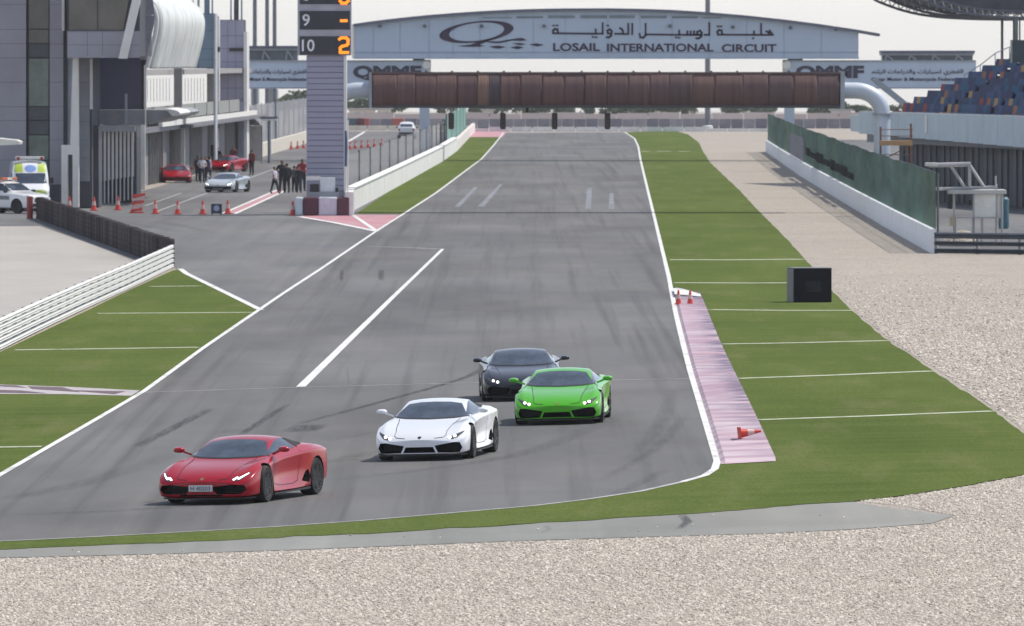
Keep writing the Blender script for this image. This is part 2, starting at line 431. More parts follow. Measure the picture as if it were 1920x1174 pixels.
# grid-box marks on the far straight
BLUE = m_worn('pale_blue_paint', (.215, .245, .285), (.152, .153, .157), 1.0, .5, .36)
for q in ([(852, 388), (862, 388), (896, 351), (889, 351)], [(896, 387), (908, 387), (942, 346), (936, 346)], [(1097, 392), (1108, 392), (1110, 352), (1101, 352)], [(1141, 392), (1152, 392), (1150, 362), (1143, 362)]):
    sheet('grid_mark', q, .020, BLUE, track)

# skid marks: thin films of rubber on the asphalt
def m_skid(name, dens):
    m, t, b = new_mat(name)
    f = noise(t, coords(t, (5, .25, 1)), 1.2, 5, .7)
    tc = N(t, 'ShaderNodeTexCoord'); sp = N(t, 'ShaderNodeSeparateXYZ'); t.links.new(tc.outputs['UV'], sp.inputs[0])
    e = math_n(t, 'MULTIPLY', math_n(t, 'SINE', math_n(t, 'MULTIPLY', sp.outputs[0], math.pi)), math_n(t, 'SINE', math_n(t, 'MULTIPLY', sp.outputs[1], math.pi)))
    a = math_n(t, 'MULTIPLY', ramp(t, f, [(.25, (0, 0, 0)), (.75, (dens,) * 3)]), math_n(t, 'POWER', e, .6))
    b.inputs['Base Color'].default_value = (.035, .035, .037, 1); b.inputs['Roughness'].default_value = .7
    t.links.new(a, b.inputs['Alpha']); return m
SK1, SK2 = m_skid('rubber_film', 1.0), m_skid('thin_rubber_film', .26)
skids = [([(255, 838), (318, 806), (395, 766)], .32, SK1), ([(452, 815), (490, 790), (540, 758)], .22, SK1), ([(560, 810), (572, 803), (584, 796)], .85, SK1), ([(425, 812), (450, 804)], .6, SK2),
         ([(560, 795), (690, 760), (860, 712), (905, 690)], .26, SK1), ([(620, 826), (760, 800), (900, 770)], .3, SK2), ([(615, 868), (700, 846)], .5, SK2),
         ([(1180, 870), (1235, 800), (1262, 730)], .4, SK2), ([(1120, 905), (1230, 840), (1290, 770)], .3, SK2),
         ([(640, 527), (641, 505)], .16, SK1), ([(714, 526), (715, 505)], .25, SK1), ([(655, 722), (650, 690)], .07, SK2),
         ([(0, 938), (160, 905), (330, 850)], .7, SK2), ([(620, 900), (800, 880), (1000, 845), (1180, 770)], .6, SK2), ([(30, 965), (260, 955), (620, 925)], .8, SK2), ([(1150, 930), (1250, 880)], .35, SK2)]
def film(name, pts, w, zo, mat, parent):
    pts = [P(x, y, zo) for x, y in pts]; fine = []
    for a, b in zip(pts[:-1], pts[1:]):
        n = max(1, int((b - a).length / 2)); fine += [a.lerp(b, k / n) for k in range(n)]
    fine.append(pts[-1]); me = bpy.data.meshes.new(name); vs = []; uv = []
    for i, p in enumerate(fine):
        d = fine[min(i + 1, len(fine) - 1)] - fine[max(i - 1, 0)]; d.z = 0; d.normalize(); nn = Vector((d.y, -d.x, 0))
        for j in range(5):
            q = p + nn * w * (j / 4 - .5); vs.append((q.x, q.y, ground(q.x, q.y) + zo)); uv.append((j / 4, i / (len(fine) - 1)))
    me.from_pydata(vs, [], [(i * 5 + j, i * 5 + j + 1, i * 5 + j + 6, i * 5 + j + 5) for i in range(len(fine) - 1) for j in range(4)])
    L = me.uv_layers.new(name='UVMap')
    for lp in me.loops: L.data[lp.index].uv = uv[lp.vertex_index]
    return link(name, me, mat, parent)
for k, (p, w, m_) in enumerate(skids):
    q = [(v.x, v.y) for v in spline([(x, y, 0) for x, y in p], 5)]
    film('skid_mark', q, w, .014 + .0006 * (k % 5), m_, track)
for p, w in (([(150, 405), (330, 410), (470, 409)], 1.0), ([(240, 418), (300, 428), (350, 437)], .8), ([(290, 414), (345, 424), (400, 436)], .7)):
    film('skid_mark', p, w, .012, SK2, pit)
film('skid_mark', [(1276, 962), (1290, 978), (1272, 992)], .18, .014, SK1, runoff)
film('skid_mark', [(1020, 984), (1030, 992), (1015, 1000)], .12, .014, SK2, runoff)

# kerb: ribbed slab, washed-out red and white, rubbered towards its outer edge
def kerb():
    Lp = [(1263, 541), (1272, 587), (1285, 641), (1299, 695), (1324, 777), (1343, 840), (1352, 872)]
    Rp = [(1313, 553), (1327, 587), (1349, 641), (1374, 695), (1414, 777), (1443, 840), (1455, 867)]
    Lw, Rw = [P(*p, .02) for p in Lp], [P(*p, .02) for p in Rp]
    Lw, Rw = spline(Lw, 6), spline(Rw, 6)
    o = None; mb = MB(); n = 0
    tot = [0]
    for a, b in zip(Lw[:-1], Lw[1:]): tot.append(tot[-1] + (b - a).length)
    def at(path, s):
        for k in range(len(tot) - 1):
            if s <= tot[k + 1] or k == len(tot) - 2:
                return path[k].lerp(path[k + 1], (s - tot[k]) / (tot[k + 1] - tot[k]))
    s = 0; prof = []; rib = 1.05
    k = int(tot[-1] / rib)
    cols = 12
    for i in range(k * 4 + 1):
        s = min(tot[-1], i * rib / 4); h = (0, .045, .075, .045)[i % 4]
        a, b = at(Lw, s), at(Rw, s)
        for j in range(cols + 1):
            p = a.lerp(b, j / cols); e = .0 if j == 0 else (.010 * j / cols + h)
            mb.v.append(Vector((p.x, p.y, ground(p.x, p.y) + .021 + e)))
    for i in range(k * 4):
        for j in range(cols):
            q = i * (cols + 1) + j
            mb.f.append([q, q + 1, q + cols + 2, q + cols + 1]); mb.m.append(0)
    m, t, b = new_mat('kerb_paint')
    v = coords(t)
    blocks = noise(t, coords(t, (.06, .16, 1)), 1.0, 3, .6)
    c = ramp(t, blocks, [(.36, (.56, .44, .48)), (.5, (.52, .36, .41)), (.64, (.48, .30, .35))])
    w_ = noise(t, coords(t, (.25, 1.1, 1)), 1.0, 6, .75)
    c = mix(t, ramp(t, w_, [(.46, (0, 0, 0)), (.62, (.55,) * 3)]), c, (.60, .54, .58))
    dk = noise(t, coords(t, (.22, .75, 1)), 1.3, 7, .78)
    tc = N(t, 'ShaderNodeTexCoord'); sp = N(t, 'ShaderNodeSeparateXYZ'); t.links.new(tc.outputs['UV'], sp.inputs[0])
    rub = math_n(t, 'MULTIPLY', ramp(t, dk, [(.38, (0, 0, 0)), (.54, (1,) * 3)]), ramp(t, sp.outputs[0], [(.05, (.2,) * 3), (.5, (.45,) * 3), (.85, (1,) * 3)]))
    rub = math_n(t, 'MULTIPLY', rub, ramp(t, sp.outputs[1], [(0, (.1,) * 3), (.3, (1,) * 3), (.75, (.9,) * 3), (.95, (.35,) * 3)]))
    c = mix(t, rub, c, (.12, .10, .16))
    wv = N(t, 'ShaderNodeTexWave', wave_type='BANDS', bands_direction='Y'); wv.inputs['Scale'].default_value = .13; wv.inputs['Distortion'].default_value = 5; wv.inputs['Detail'].default_value = 4; wv.inputs['Detail Scale'].default_value = .6
    t.links.new(coords(t, (.25, 1, 1)), wv.inputs['Vector'])
    c = mix(t, ramp(t, wv.outputs['Fac'], [(.55, (0, 0, 0)), (.9, (.5,) * 3)]), c, (.26, .20, .27))
    t.links.new(c, b.inputs['Base Color']); b.inputs['Roughness'].default_value = .8
    o = mb.build('kerb', m); struct(o)
    L = o.data.uv_layers.new(name='UVMap')
    for lp in o.data.loops: L.data[lp.index].uv = ((lp.vertex_index % (cols + 1)) / cols, (lp.vertex_index // (cols + 1)) / (k * 4))
    sheet('white_cap', [(1262, 540.5), (1278, 541), (1313, 551), (1315, 556), (1265, 551.5)], .125, LINE, o)
kerb()
# ------------------------------------------------------------------ cars
BLACK = plain('black_plastic', (.012, .012, .013), .45)
GLASS_CAR = None
def m_glass_car():
    m, t, b = new_mat('tinted_glass')
    f = noise(t, coords(t), 3.0, 3)
    t.links.new(ramp(t, f, [(.3, (.022, .034, .052)), (.7, (.055, .078, .112))]), b.inputs['Base Color'])
    b.inputs['Roughness'].default_value = .04; b.inputs['Specular IOR Level'].default_value = .62
    return m
GLASS_CAR = m_glass_car()
TYRE = plain('tyre_rubber', (.016, .016, .017), .8)
RIM = plain('dark_rim', (.028, .028, .032), .38, .6)
CAVITY = plain('cavity_black', (.006, .006, .007), .8)
HOUSING = plain('headlight_housing', (.10, .10, .11), .15, .4)
LAMP = plain('headlight_lit', (.9, .9, .88), .3, emit=(1, .97, .92), es=4)
PLATE = plain('plate_white', (.55, .56, .57), .5)
RED = paint('red_paint', (.34, .0005, .012), rough=.22, coat=.3); WHITE = paint('white_paint', (.76, .78, .81)); GREEN = paint('green_paint', (.07, .40, .006), rough=.22, coat=.4)
DARK = paint('graphite_paint', (.009, .012, .022), rough=.3, coat=.6); SILVER = paint('silver_paint', (.38, .43, .47))

def section_mesh(name, rows, crease=None):
    """closed body from half-sections (x, [(y, z) ... bottom centre to top centre])"""
    vs = []; n = len(rows[0][1]); m = 2 * n - 2
    for x, pts in rows:
        full = [(x, y, z) for y, z in pts] + [(x, -y, z) for y, z in pts[-2:0:-1]]
        vs += full
    fs = [(i * m + k, i * m + (k + 1) % m, (i + 1) * m + (k + 1) % m, (i + 1) * m + k) for i in range(len(rows) - 1) for k in range(m)]
    # end caps as ladders of quads
    for base, flip in ((0, False), ((len(rows) - 1) * m, True)):
        for k in range(n - 1):
            a, b_ = base + k, base + k + 1
            c, d = base + (m - k - 1) % m, base + (m - k) % m
            q = [a, b_, c, d]
            q = list(dict.fromkeys(q))
            if len(q) >= 3: fs.append(tuple(q if flip else q[::-1]))
    me = bpy.data.meshes.new(name); me.from_pydata(vs, [], fs)
    bm = bmesh.new(); bm.from_mesh(me); bmesh.ops.recalc_face_normals(bm, faces=bm.faces)
    if crease:
        cl = bm.edges.layers.float.new('crease_edge')
        for e in bm.edges:
            a, b_ = (v.index for v in e.verts); ka, kb = a % m, b_ % m
            ka, kb = min(ka, m - ka), min(kb, m - kb)
            if ka == kb and ka in crease: e[cl] = crease[ka]
            if a < m and b_ < m: e[cl] = .45
    bm.to_mesh(me); bm.free()
    return me
def subdivided(me, levels=2):
    o = bpy.data.objects.new('tmp', me); COL.objects.link(o)
    s = o.modifiers.new('s', 'SUBSURF'); s.levels = levels; s.render_levels = levels
    r = evaluated(o); bpy.data.objects.remove(o); return r
def carve(me, cutters, mats):
    """cut the closed cutter meshes out of me; the cut faces take the cutter's material"""
    o = bpy.data.objects.new('tmp', me); COL.objects.link(o)
    me.materials.clear()
    for m in mats: me.materials.append(m)
    tmp = [o]
    for c in cutters:
        cm = c.mesh('cut'); cm.materials.append(mats[1])
        co = bpy.data.objects.new('cut', cm); COL.objects.link(co); tmp.append(co)
        b = o.modifiers.new('b', 'BOOLEAN'); b.operation = 'DIFFERENCE'; b.object = co; b.solver = 'EXACT'; b.material_mode = 'TRANSFER'
    r = evaluated(o)
    for q in tmp: bpy.data.objects.remove(q)
    return r
def drape(bvh, outline, axis, side=1, off=.004, grid=.05, thick=0.0):
    """outline drawn in front view (y,z; axis X) or side view (x,z; axis Y) laid on the body skin"""
    bm = bmesh.new()
    vs = [bm.verts.new((a, b, 0)) for a, b in outline]
    bmesh.ops.triangulate(bm, faces=[bm.faces.new(vs)])
    xs = [a for a, _ in outline]; zs = [b for _, b in outline]
    for lo, hi, no in ((min(xs), max(xs), (1, 0, 0)), (min(zs), max(zs), (0, 1, 0))):
        q = math.ceil(lo / grid) * grid
        while q < hi:
            bmesh.ops.bisect_plane(bm, geom=bm.verts[:] + bm.edges[:] + bm.faces[:], dist=1e-5, plane_co=(q, 0, 0) if no[0] else (0, q, 0), plane_no=no); q += grid
    last = None
    for v in bm.verts:
        a, b = v.co.x, v.co.y
        if axis == 'X': o, d = Vector((4 * side, a, b)), Vector((-side, 0, 0))
        elif axis == 'Z': o, d = Vector((a, b, 4)), Vector((0, 0, -1))
        else: o, d = Vector((a, 3 * side, b)), Vector((0, -side, 0))
        hit, no, _, _ = bvh.ray_cast(o, d)
        if hit is None:
            near = bvh.find_nearest(last or Vector((a if axis == 'Y' else 0, side if axis == 'Y' else a, b))); hit, no = near[0], near[1]
            if axis == 'X': hit = Vector((hit.x, a, b))
        if no.dot(d) > 0: no = -no
        last = hit; v.co = hit + no * off
    bmesh.ops.triangulate(bm, faces=[f for f in bm.faces if len(f.verts) > 4])
    bmesh.ops.recalc_face_normals(bm, faces=bm.faces)
    want = Vector((side, 0, 0)) if axis == 'X' else (Vector((0, 0, 1)) if axis == 'Z' else Vector((0, side, 0)))
    if sum((f.normal.dot(want) * f.calc_area()) for f in bm.faces) < 0: bmesh.ops.reverse_faces(bm, faces=bm.faces)
    me = bpy.data.meshes.new('panel'); bm.to_mesh(me); bm.free()
    return me
def smooth_poly(pts, n=4):
    q = pts + pts[:1]
    return pts
ROWS = [
 (2.225, [(0, .15), (.46, .15), (.63, .18), (.68, .26), (.65, .345), (.53, .385), (.36, .405), (.18, .42), (0, .425)]),
 (2.12, [(0, .12), (.68, .12), (.84, .16), (.888, .285), (.868, .415), (.71, .472), (.47, .49), (.24, .505), (0, .51)]),
 (1.92, [(0, .12), (.79, .12), (.915, .17), (.953, .35), (.925, .53), (.77, .592), (.5, .585), (.25, .597), (0, .602)]),
 (1.62, [(0, .12), (.80, .12), (.93, .18), (.964, .43), (.932, .64), (.79, .708), (.52, .668), (.26, .674), (0, .678)]),
 (1.31, [(0, .12), (.80, .12), (.935, .18), (.968, .47), (.938, .69), (.81, .762), (.56, .718), (.28, .724), (0, .728)]),
 (1.02, [(0, .12), (.80, .12), (.94, .18), (.925, .44), (.912, .705), (.82, .775), (.62, .758), (.30, .770), (0, .775)]),
 (.62, [(0, .12), (.82, .12), (.95, .18), (.860, .42), (.892, .735), (.805, .80), (.690, .885), (.34, .940), (0, .950)]),
 (.22, [(0, .12), (.82, .12), (.95, .18), (.845, .43), (.888, .775), (.79, .845), (.625, 1.060), (.32, 1.116), (0, 1.126)]),
 (-.18, [(0, .12), (.83, .12), (.955, .18), (.855, .45), (.905, .80), (.80, .868), (.590, 1.135), (.30, 1.172), (0, 1.178)]),
 (-.62, [(0, .12), (.84, .12), (.957, .19), (.915, .50), (.940, .83), (.82, .90), (.565, 1.100), (.28, 1.140), (0, 1.146)]),
 (-1.0, [(0, .13), (.85, .13), (.96, .21), (.968, .54), (.962, .86), (.83, .938), (.53, 1.035), (.26, 1.072), (0, 1.077)]),
 (-1.31, [(0, .14), (.85, .14), (.957, .23), (.975, .54), (.962, .87), (.83, .950), (.50, .99), (.25, 1.015), (0, 1.02)]),
 (-1.75, [(0, .18), (.84, .18), (.94, .28), (.957, .55), (.935, .86), (.80, .917), (.50, .92), (.25, .937), (0, .942)]),
 (-2.08, [(0, .24), (.78, .24), (.87, .32), (.89, .55), (.87, .82), (.76, .87), (.50, .875), (.25, .88), (0, .885)]),
 (-2.19, [(0, .30), (.70, .30), (.80, .36), (.82, .55), (.80, .78), (.70, .83), (.48, .835), (.24, .84), (0, .84)])]
FA, RA = 1.31, -1.31
def yz_prism(pts, x0, x1):
    return MB().prism([(x0, y, z) for y, z in pts], (x1 - x0, 0, 0))
def xz_prism(pts, y0, y1):
    return MB().prism([(x, y0, z) for x, z in pts], (0, y1 - y0, 0))
def wheel_meshes(r=.335, w=.25, spokes=10):
    t = MB().lathe([(r * .70, -w / 2 + .01), (r * .93, -w / 2), (r * .985, -w / 2 + .025), (r, -w / 2 + .05), (r, w / 2 - .05), (r * .985, w / 2 - .025), (r * .93, w / 2), (r * .70, w / 2 - .01)], n=36, axis='Y').mesh('tyre')
    rm = MB().lathe([(r * .72, w / 2 - .012), (r * .74, w / 2 - .002), (r * .68, w / 2 - .004), (r * .66, w / 2 - .03), (r * .64, w / 2 - .13), (.02, w / 2 - .13)], n=36, axis='Y').mesh('rim')
    sp = MB()
    for k in range(spokes // 2):
        for e in (-.16, .16):
            a = 2 * math.pi * k / (spokes / 2) + e; b = 2 * math.pi * k / (spokes / 2) + e * .5
            p0 = Vector((math.cos(b) * .05, w / 2 - .03, math.sin(b) * .05)); p1 = Vector((math.cos(a) * r * .69, w / 2 - .012, math.sin(a) * r * .69))
            sp.bar(p0, p1, .028, .03, up=(0, 1, 0))
    sp.lathe([(.06, w / 2 - .05), (.06, w / 2 - .018), (.03, w / 2 - .01)], n=14, axis='Y')
    return t, rm, sp.mesh('spokes')
WT, WR, WS = wheel_meshes()
for me_, mt in ((WT, TYRE), (WR, RIM), (WS, RIM)):
    me_.materials.append(mt)
    me_.polygons.foreach_set('use_smooth', [True] * len(me_.polygons)); me_.set_sharp_from_angle(angle=R(35))
def put_wheel(parent, x, y, r, steer=0, s=1.0, fl=1):
    t = bpy.data.objects.new('wheel', WT); COL.objects.link(t); t.parent = parent
    t.location = (x, y, r); t.rotation_euler = (0, 0, steer + (0 if fl > 0 else math.pi)); t.scale = (r / .335, s, r / .335)
    for nm, me_ in (('rim', WR), ('spokes', WS)):
        o = bpy.data.objects.new(nm, me_); COL.objects.link(o); o.parent = t
    return t
def finish(me, smooth=True):
    me.polygons.foreach_set('use_smooth', [True] * len(me.polygons))
    me.set_sharp_from_angle(angle=R(42)); return me
def fan_out(o, parent): o.parent = parent; return o
_cache = {}
def supercar(label, paint_m, loc, heading, group, roll=0.0, nose='split', lights=True, plate=None, steer=0.0, badge='black', pitch=0.0):
    """low wedge-shaped mid-engined coupe; heading 0 points at +X"""
    root = thing('sports_car', loc, label, 'car', group)
    root.rotation_mode = 'XYZ'; root.rotation_euler = (roll, pitch, heading)
    if 'skin' not in _cache:
        _cache['skin'] = subdivided(section_mesh('skin', ROWS, {1: .6, 2: .85, 4: .8, 5: .85, 6: .55}), 3)
        bm = bmesh.new(); bm.from_mesh(_cache['skin']); _cache['bvh'] = BVHTree.FromBMesh(bm)
    bvh = _cache['bvh']
    if ('body', nose) not in _cache:
        cut = []
        for s in (-1, 1):
            for x, r in ((FA, .385), (RA, .395)):
                cut.append(MB().lathe([(r, -.25), (r, .25)], (x, s * .90, .335), n=40, axis='Y'))
            cut.append(xz_prism([(-.52, .30), (-.86, .25), (-.93, .37), (-.84, .50), (-.72, .47)], s * .80, s * 1.1))
        if nose == 'split':
            for s in (-1, 1):
                cut.append(yz_prism([(s * .31, .305), (s * .375, .165), (s * .80, .165), (s * .85, .26), (s * .81, .36), (s * .70, .372)][::s], 1.70, 2.6))
            cut.append(yz_prism([(-.275, .28), (-.33, .165), (.33, .165), (.275, .28)], 1.9, 2.6))
        else:
            for s in (-1, 1):
                cut.append(yz_prism([(s * .20, .325), (s * .30, .195), (s * .74, .195), (s * .845, .27), (s * .80, .355), (s * .60, .37)][::s], 1.70, 2.6))
            cut.append(yz_prism([(-.40, .19), (-.44, .155), (.44, .155), (.40, .19)], 1.9, 2.6))
            cut.append(yz_prism([(-.22, .34), (-.22, .24), (.22, .24), (.22, .34)], 2.12, 2.6))
        # the cutters run the full depth of the nose; wheel arches come last in the list order of no consequence
        _cache[('body', nose)] = finish(carve(_cache['skin'].copy(), cut, [RED, CAVITY]))
    body = bpy.data.objects.new('body', _cache[('body', nose)]); COL.objects.link(body); body.parent = root
    body.material_slots[0].link = 'OBJECT'; body.material_slots[0].material = paint_m
    body.material_slots[1].link = 'OBJECT'; body.material_slots[1].material = CAVITY
    def panel(name, key, outline, axis, side, mat, parent=root, off=.004, grid=.05):
        k = ('p', key, side)
        if k not in _cache: _cache[k] = finish(drape(bvh, outline, axis, side, off, grid))
        me = _cache[k]
        if len(me.materials) == 0: me.materials.append(mat)
        o = bpy.data.objects.new(name, me); COL.objects.link(o); o.parent = parent
        o.material_slots[0].link = 'OBJECT'; o.material_slots[0].material = mat
        return o
    ws = [(-.73, .830), (-.50, .812), (0, .800), (.50, .812), (.73, .830), (.645, .945), (.552, 1.050), (.53, 1.066), (.30, 1.098), (0, 1.106), (-.30, 1.098), (-.53, 1.066), (-.552, 1.050), (-.645, .945)]
    wsd = panel('windscreen', 'ws', ws, 'X', 1, GLASS_CAR)
    panel('windscreen_trim', 'wt', [(-.77, .825), (-.50, .796), (0, .783), (.50, .796), (.77, .825), (.745, .840), (.50, .818), (0, .806), (-.50, .818), (-.745, .840)], 'X', 1, BLACK, off=.006)
    for s in (-1, 1):
        panel('side_window', 'sw', [(.72, .845), (.40, .965), (.10, 1.060), (-.12, 1.10), (-.36, 1.098), (-.50, 1.03), (-.60, .925), (-.2, .885), (.3, .858)], 'Y', s, GLASS_CAR)
        panel('quarter_vent', 'qv', [(-.38, 1.10), (-.70, 1.085), (-1.04, 1.022), (-1.2, .982), (-1.0, .962), (-.76, .950), (-.66, .918), (-.54, 1.02)], 'Y', s, CAVITY, off=.005)
        # headlamp: slanted housing with lit strip
        hl = [(s * .555, .445), (s * .66, .425), (s * .75, .455), (s * .845, .54), (s * .865, .585), (s * .77, .545), (s * .66, .50)]
        h = panel('headlight', 'hl', hl, 'X', 1 if True else 1, HOUSING, off=.003) if ('q', s) in _cache else None
        if h is None:
            k = ('p', 'hl%d' % s, 1)
            h = panel('headlight', 'hl%d' % s, hl[::s], 'X', 1, HOUSING, off=.003)
        if nose == 'wide':
            st = [(s * .585, .448), (s * .615, .440), (s * .655, .470), (s * .70, .455), (s * .75, .495), (s * .825, .552), (s * .818, .562), (s * .745, .512), (s * .70, .480), (s * .655, .496), (s * .615, .470)]
            panel('light_strip', 'ls%d' % s, st[::s], 'X', 1, LAMP if lights else HOUSING, h, off=.010, grid=.03)
        else:
            for q, (cy, cz, r_) in enumerate(((.605, .455, .024), (.70, .485, .023))):
                st = [(s * (cy + r_ * 1.3 * math.cos(a * math.pi / 5)), cz + r_ * math.sin(a * math.pi / 5)) for a in range(10)]
                panel('light_unit', 'lu%d%d' % (s, q), st[::s], 'X', 1, LAMP if lights else HOUSING, h, off=.010, grid=.03)
        # mirror on a stalk
        k = ('mirror', s)
        if k not in _cache:
            mb = MB()
            mb.bar((.58, s * .80, .845), (.66, s * .965, .915), .05, .035)
            me = section_mesh('mirror', [(.08, [(0, -.035), (.08, -.03), (.085, .03), (0, .035)]), (.0, [(0, -.06), (.115, -.05), (.12, .05), (0, .065)]), (-.07, [(0, -.055), (.11, -.05), (.115, .05), (0, .06)])])
            me = subdivided(me, 2)
            bm = bmesh.new(); bm.from_mesh(me); bm.transform(Matrix.Translation((.64, s * 1.03, .935)))
            tmp = mb.mesh('m'); bm.from_mesh(tmp); me2 = bpy.data.meshes.new('mirror'); bm.to_mesh(me2); me2.materials.append(RED); _cache[k] = finish(me2)
        o = bpy.data.objects.new('wing_mirror', _cache[k]); COL.objects.link(o); o.parent = root
        o.material_slots[0].link = 'OBJECT'; o.material_slots[0].material = paint_m
        put_wheel(root, FA, s * .835, .335, steer, 1.0, s); put_wheel(root, RA, s * .815, .345, 0, 1.15, s)
        # air intake blade ahead of the rear wheel
        k = ('sill', s)
        if k not in _cache: _cache[k] = MB().prism([(.95, s * .90, .125), (-.90, s * .90, .135), (-.93, s * .90, .175), (.93, s * .90, .15)], (0, s * .055, 0)).mesh('side_skirt')
        me = _cache[k]
        if not me.materials: me.materials.append(BLACK)
        o = bpy.data.objects.new('side_skirt', me); COL.objects.link(o); o.parent = root
    # grille bars inside the intakes, splitter, badge, number plate
    if ('spl', 0) not in _cache:
        mb = MB(); pts = [(2.20, -.50), (2.235, 0), (2.20, .50), (2.05, .80), (1.80, .90), (1.80, -.90), (2.05, -.80)]
        mb.prism([(x, y, .105) for x, y in pts], (0, 0, .022)); _cache[('spl', 0)] = mb.mesh('splitter'); _cache[('spl', 0)].materials.append(BLACK)
        for s in (-1, 1):
            mb = MB()
            for z in (.21, .245, .28, .315, .35): mb.box((1.93, s * .57, z), (.012, .42, .010))
            for k_ in range(7): mb.box((1.925, s * (.40 + .058 * k_), .28), (.010, .010, .18))
            _cache[('grl', s)] = mb.mesh('grille'); _cache[('grl', s)].materials.append(BLACK)
    for nm, k in (('splitter', ('spl', 0)), ('grille', ('grl', -1)), ('grille', ('grl', 1))):
        o = bpy.data.objects.new(nm, _cache[k]); COL.objects.link(o); o.parent = root
    panel('badge', 'badge', [(-.032, .485), (.032, .485), (.036, .462), (0, .437), (-.036, .462)], 'X', 1, BLACK if badge == 'black' else plain('gold_badge', (.5, .36, .18), .3, .8), off=.006)
    # shut lines: front lid and doors
    def seam(name, key, pts, axis, side, w=.011):
        L_, R_ = [], []
        for i, p in enumerate(pts):
            a, b = pts[max(i - 1, 0)], pts[min(i + 1, len(pts) - 1)]; q = math.hypot(b[0] - a[0], b[1] - a[1]); nx, ny = -(b[1] - a[1]) / q * w / 2, (b[0] - a[0]) / q * w / 2
            L_.append((p[0] + nx, p[1] + ny)); R_.append((p[0] - nx, p[1] - ny))
        return panel(name, key, L_ + R_[::-1], axis, side, CAVITY, off=.003, grid=.06)
    for s in (-1, 1):
        seam('lid_gap', 'lg%d' % s, [(s * .62, .795), (s * .565, .70), (s * .515, .58), (s * .52, .505), (s * .47, .465), (s * .30, .450)], 'X', 1)
        seam('door_gap', 'dg', [(.72, .82), (.86, .70), (.93, .55), (.88, .32), (.60, .275), (-.10, .275), (-.34, .32), (-.46, .55), (-.58, .88)], 'Y', s)
    # engine cover louvres and tail lamps
    panel('engine_cover', 'ec', [(-.80, -.40), (-1.75, -.46), (-1.75, .46), (-.80, .40)], 'Z', 1, BLACK, off=.005, grid=.08)
    for s in (-1, 1):
        panel('tail_light', 'tl%d' % s, [(s * .40, .70), (s * .70, .69), (s * .74, .75), (s * .45, .755)][::s], 'X', -1, plain('tail_red', (.3, .01, .01), .2), off=.006)
    if plate:
        mb = MB().box((2.262, 0, .305), (.014, .46, .115)); pl = mb.build('number_plate', PLATE, root, local=True)
        cu = text_mesh('plate_characters', plate, .1, BLACK, None, (2.272, -.19, .265), xdir=(0, 1, 0), depth=.001, width=.38, height=.075)
        cu.parent = pl; cu['kind'] = 'stuff'
    return root
def on_ground(px, py, zo=.012):
    p = P(px, py, zo); return p
def bank_roll(p, heading):
    e = .5; n = Vector((-(ground(p.x + e, p.y) - ground(p.x - e, p.y)) / (2 * e), -(ground(p.x, p.y + e) - ground(p.x, p.y - e)) / (2 * e), 1)).normalized()
    f = Vector((math.cos(heading), math.sin(heading), 0)); f = (f - n * f.dot(n)).normalized(); l = n.cross(f)
    return Matrix((f, l, n)).transposed().to_euler('XYZ')
def drive(px, py, yaw, label, paint_m, **kw):
    """yaw in degrees: 0 faces the camera, positive turns the nose to the left of the photo; px,py = ground point under the middle of the car"""
    p = on_ground(px, py); h = -math.pi / 2 - R(yaw)
    o = supercar(label, paint_m, p, h, kw.pop('group', 'sports cars on the track'), **kw)
    o.rotation_euler = bank_roll(p, h)
    return o
drive(459, 935, 19, 'red sports car with a number plate leading the pack', RED, nose='wide', plate='H 40203', badge='gold', steer=R(3))
drive(823, 855, 9.5, 'white sports car following right behind the red one', WHITE, steer=R(2))
drive(1057, 789, 4, 'bright green sports car beside the dark one', GREEN, badge='gold')
drive(978, 746, -1.5, 'dark graphite sports car, last of the four, half behind the green one', DARK)
# ------------------------------------------------------------------ big structures
AX = Vector(((1180 - 960) / FPX, 1, 0))          # direction of the straight and of the pit lane
CLAD = plain('grey_cladding', (.29, .29, .33), .5, .2, var=.10, scale=.35, dirt=.25)
CLAD2 = plain('dark_cladding', (.055, .058, .075), .5, .1, var=.2, scale=.4)
CLAD_BLUE = plain('blue_cladding', (.17, .24, .30), .4, .3, var=.12, scale=.3)
CLAD_LILAC = plain('lilac_cladding', (.32, .315, .40), .5, .2, var=.10, scale=.3)
WHITE_M = plain('white_metal', (.74, .73, .69), .5, var=.06, scale=.8, dirt=.2)
JOINT = plain('joint_dark', (.05, .052, .065), .8)
NAVY = plain('navy_screen', (.055, .062, .105), .35, var=.15, scale=.2)
def m_glass(name, c, rough=.08):
    m, t, b = new_mat(name); f = noise(t, coords(t), .8, 4)
    t.links.new(ramp(t, f, [(.3, tuple(x * .6 for x in c)), (.7, tuple(x * 1.4 for x in c))]), b.inputs['Base Color'])
    b.inputs['Roughness'].default_value = rough; b.inputs['Specular IOR Level'].default_value = .8; return m
GL_DARK, GL_GREEN = m_glass('dark_glass', (.035, .042, .045)), m_glass('green_glass', (.085, .145, .125))
GL_BROWN = m_glass('bronze_glass', (.06, .055, .052))
STEEL = plain('galvanised_steel', (.33, .36, .40), .45, .5, var=.12, scale=2)
PIPE = plain('pale_blue_steel', (.52, .58, .65), .45, .1, var=.06, scale=.6, dirt=.15)
CONCW = plain('white_concrete', (.70, .70, .68), .8, var=.08, scale=.5, dirt=.5)
CREAM = plain('cream_concrete', (.62, .58, .50), .8, var=.08, scale=.4, dirt=.4)
MAROON = plain('maroon_paint', (.085, .022, .04), .55)
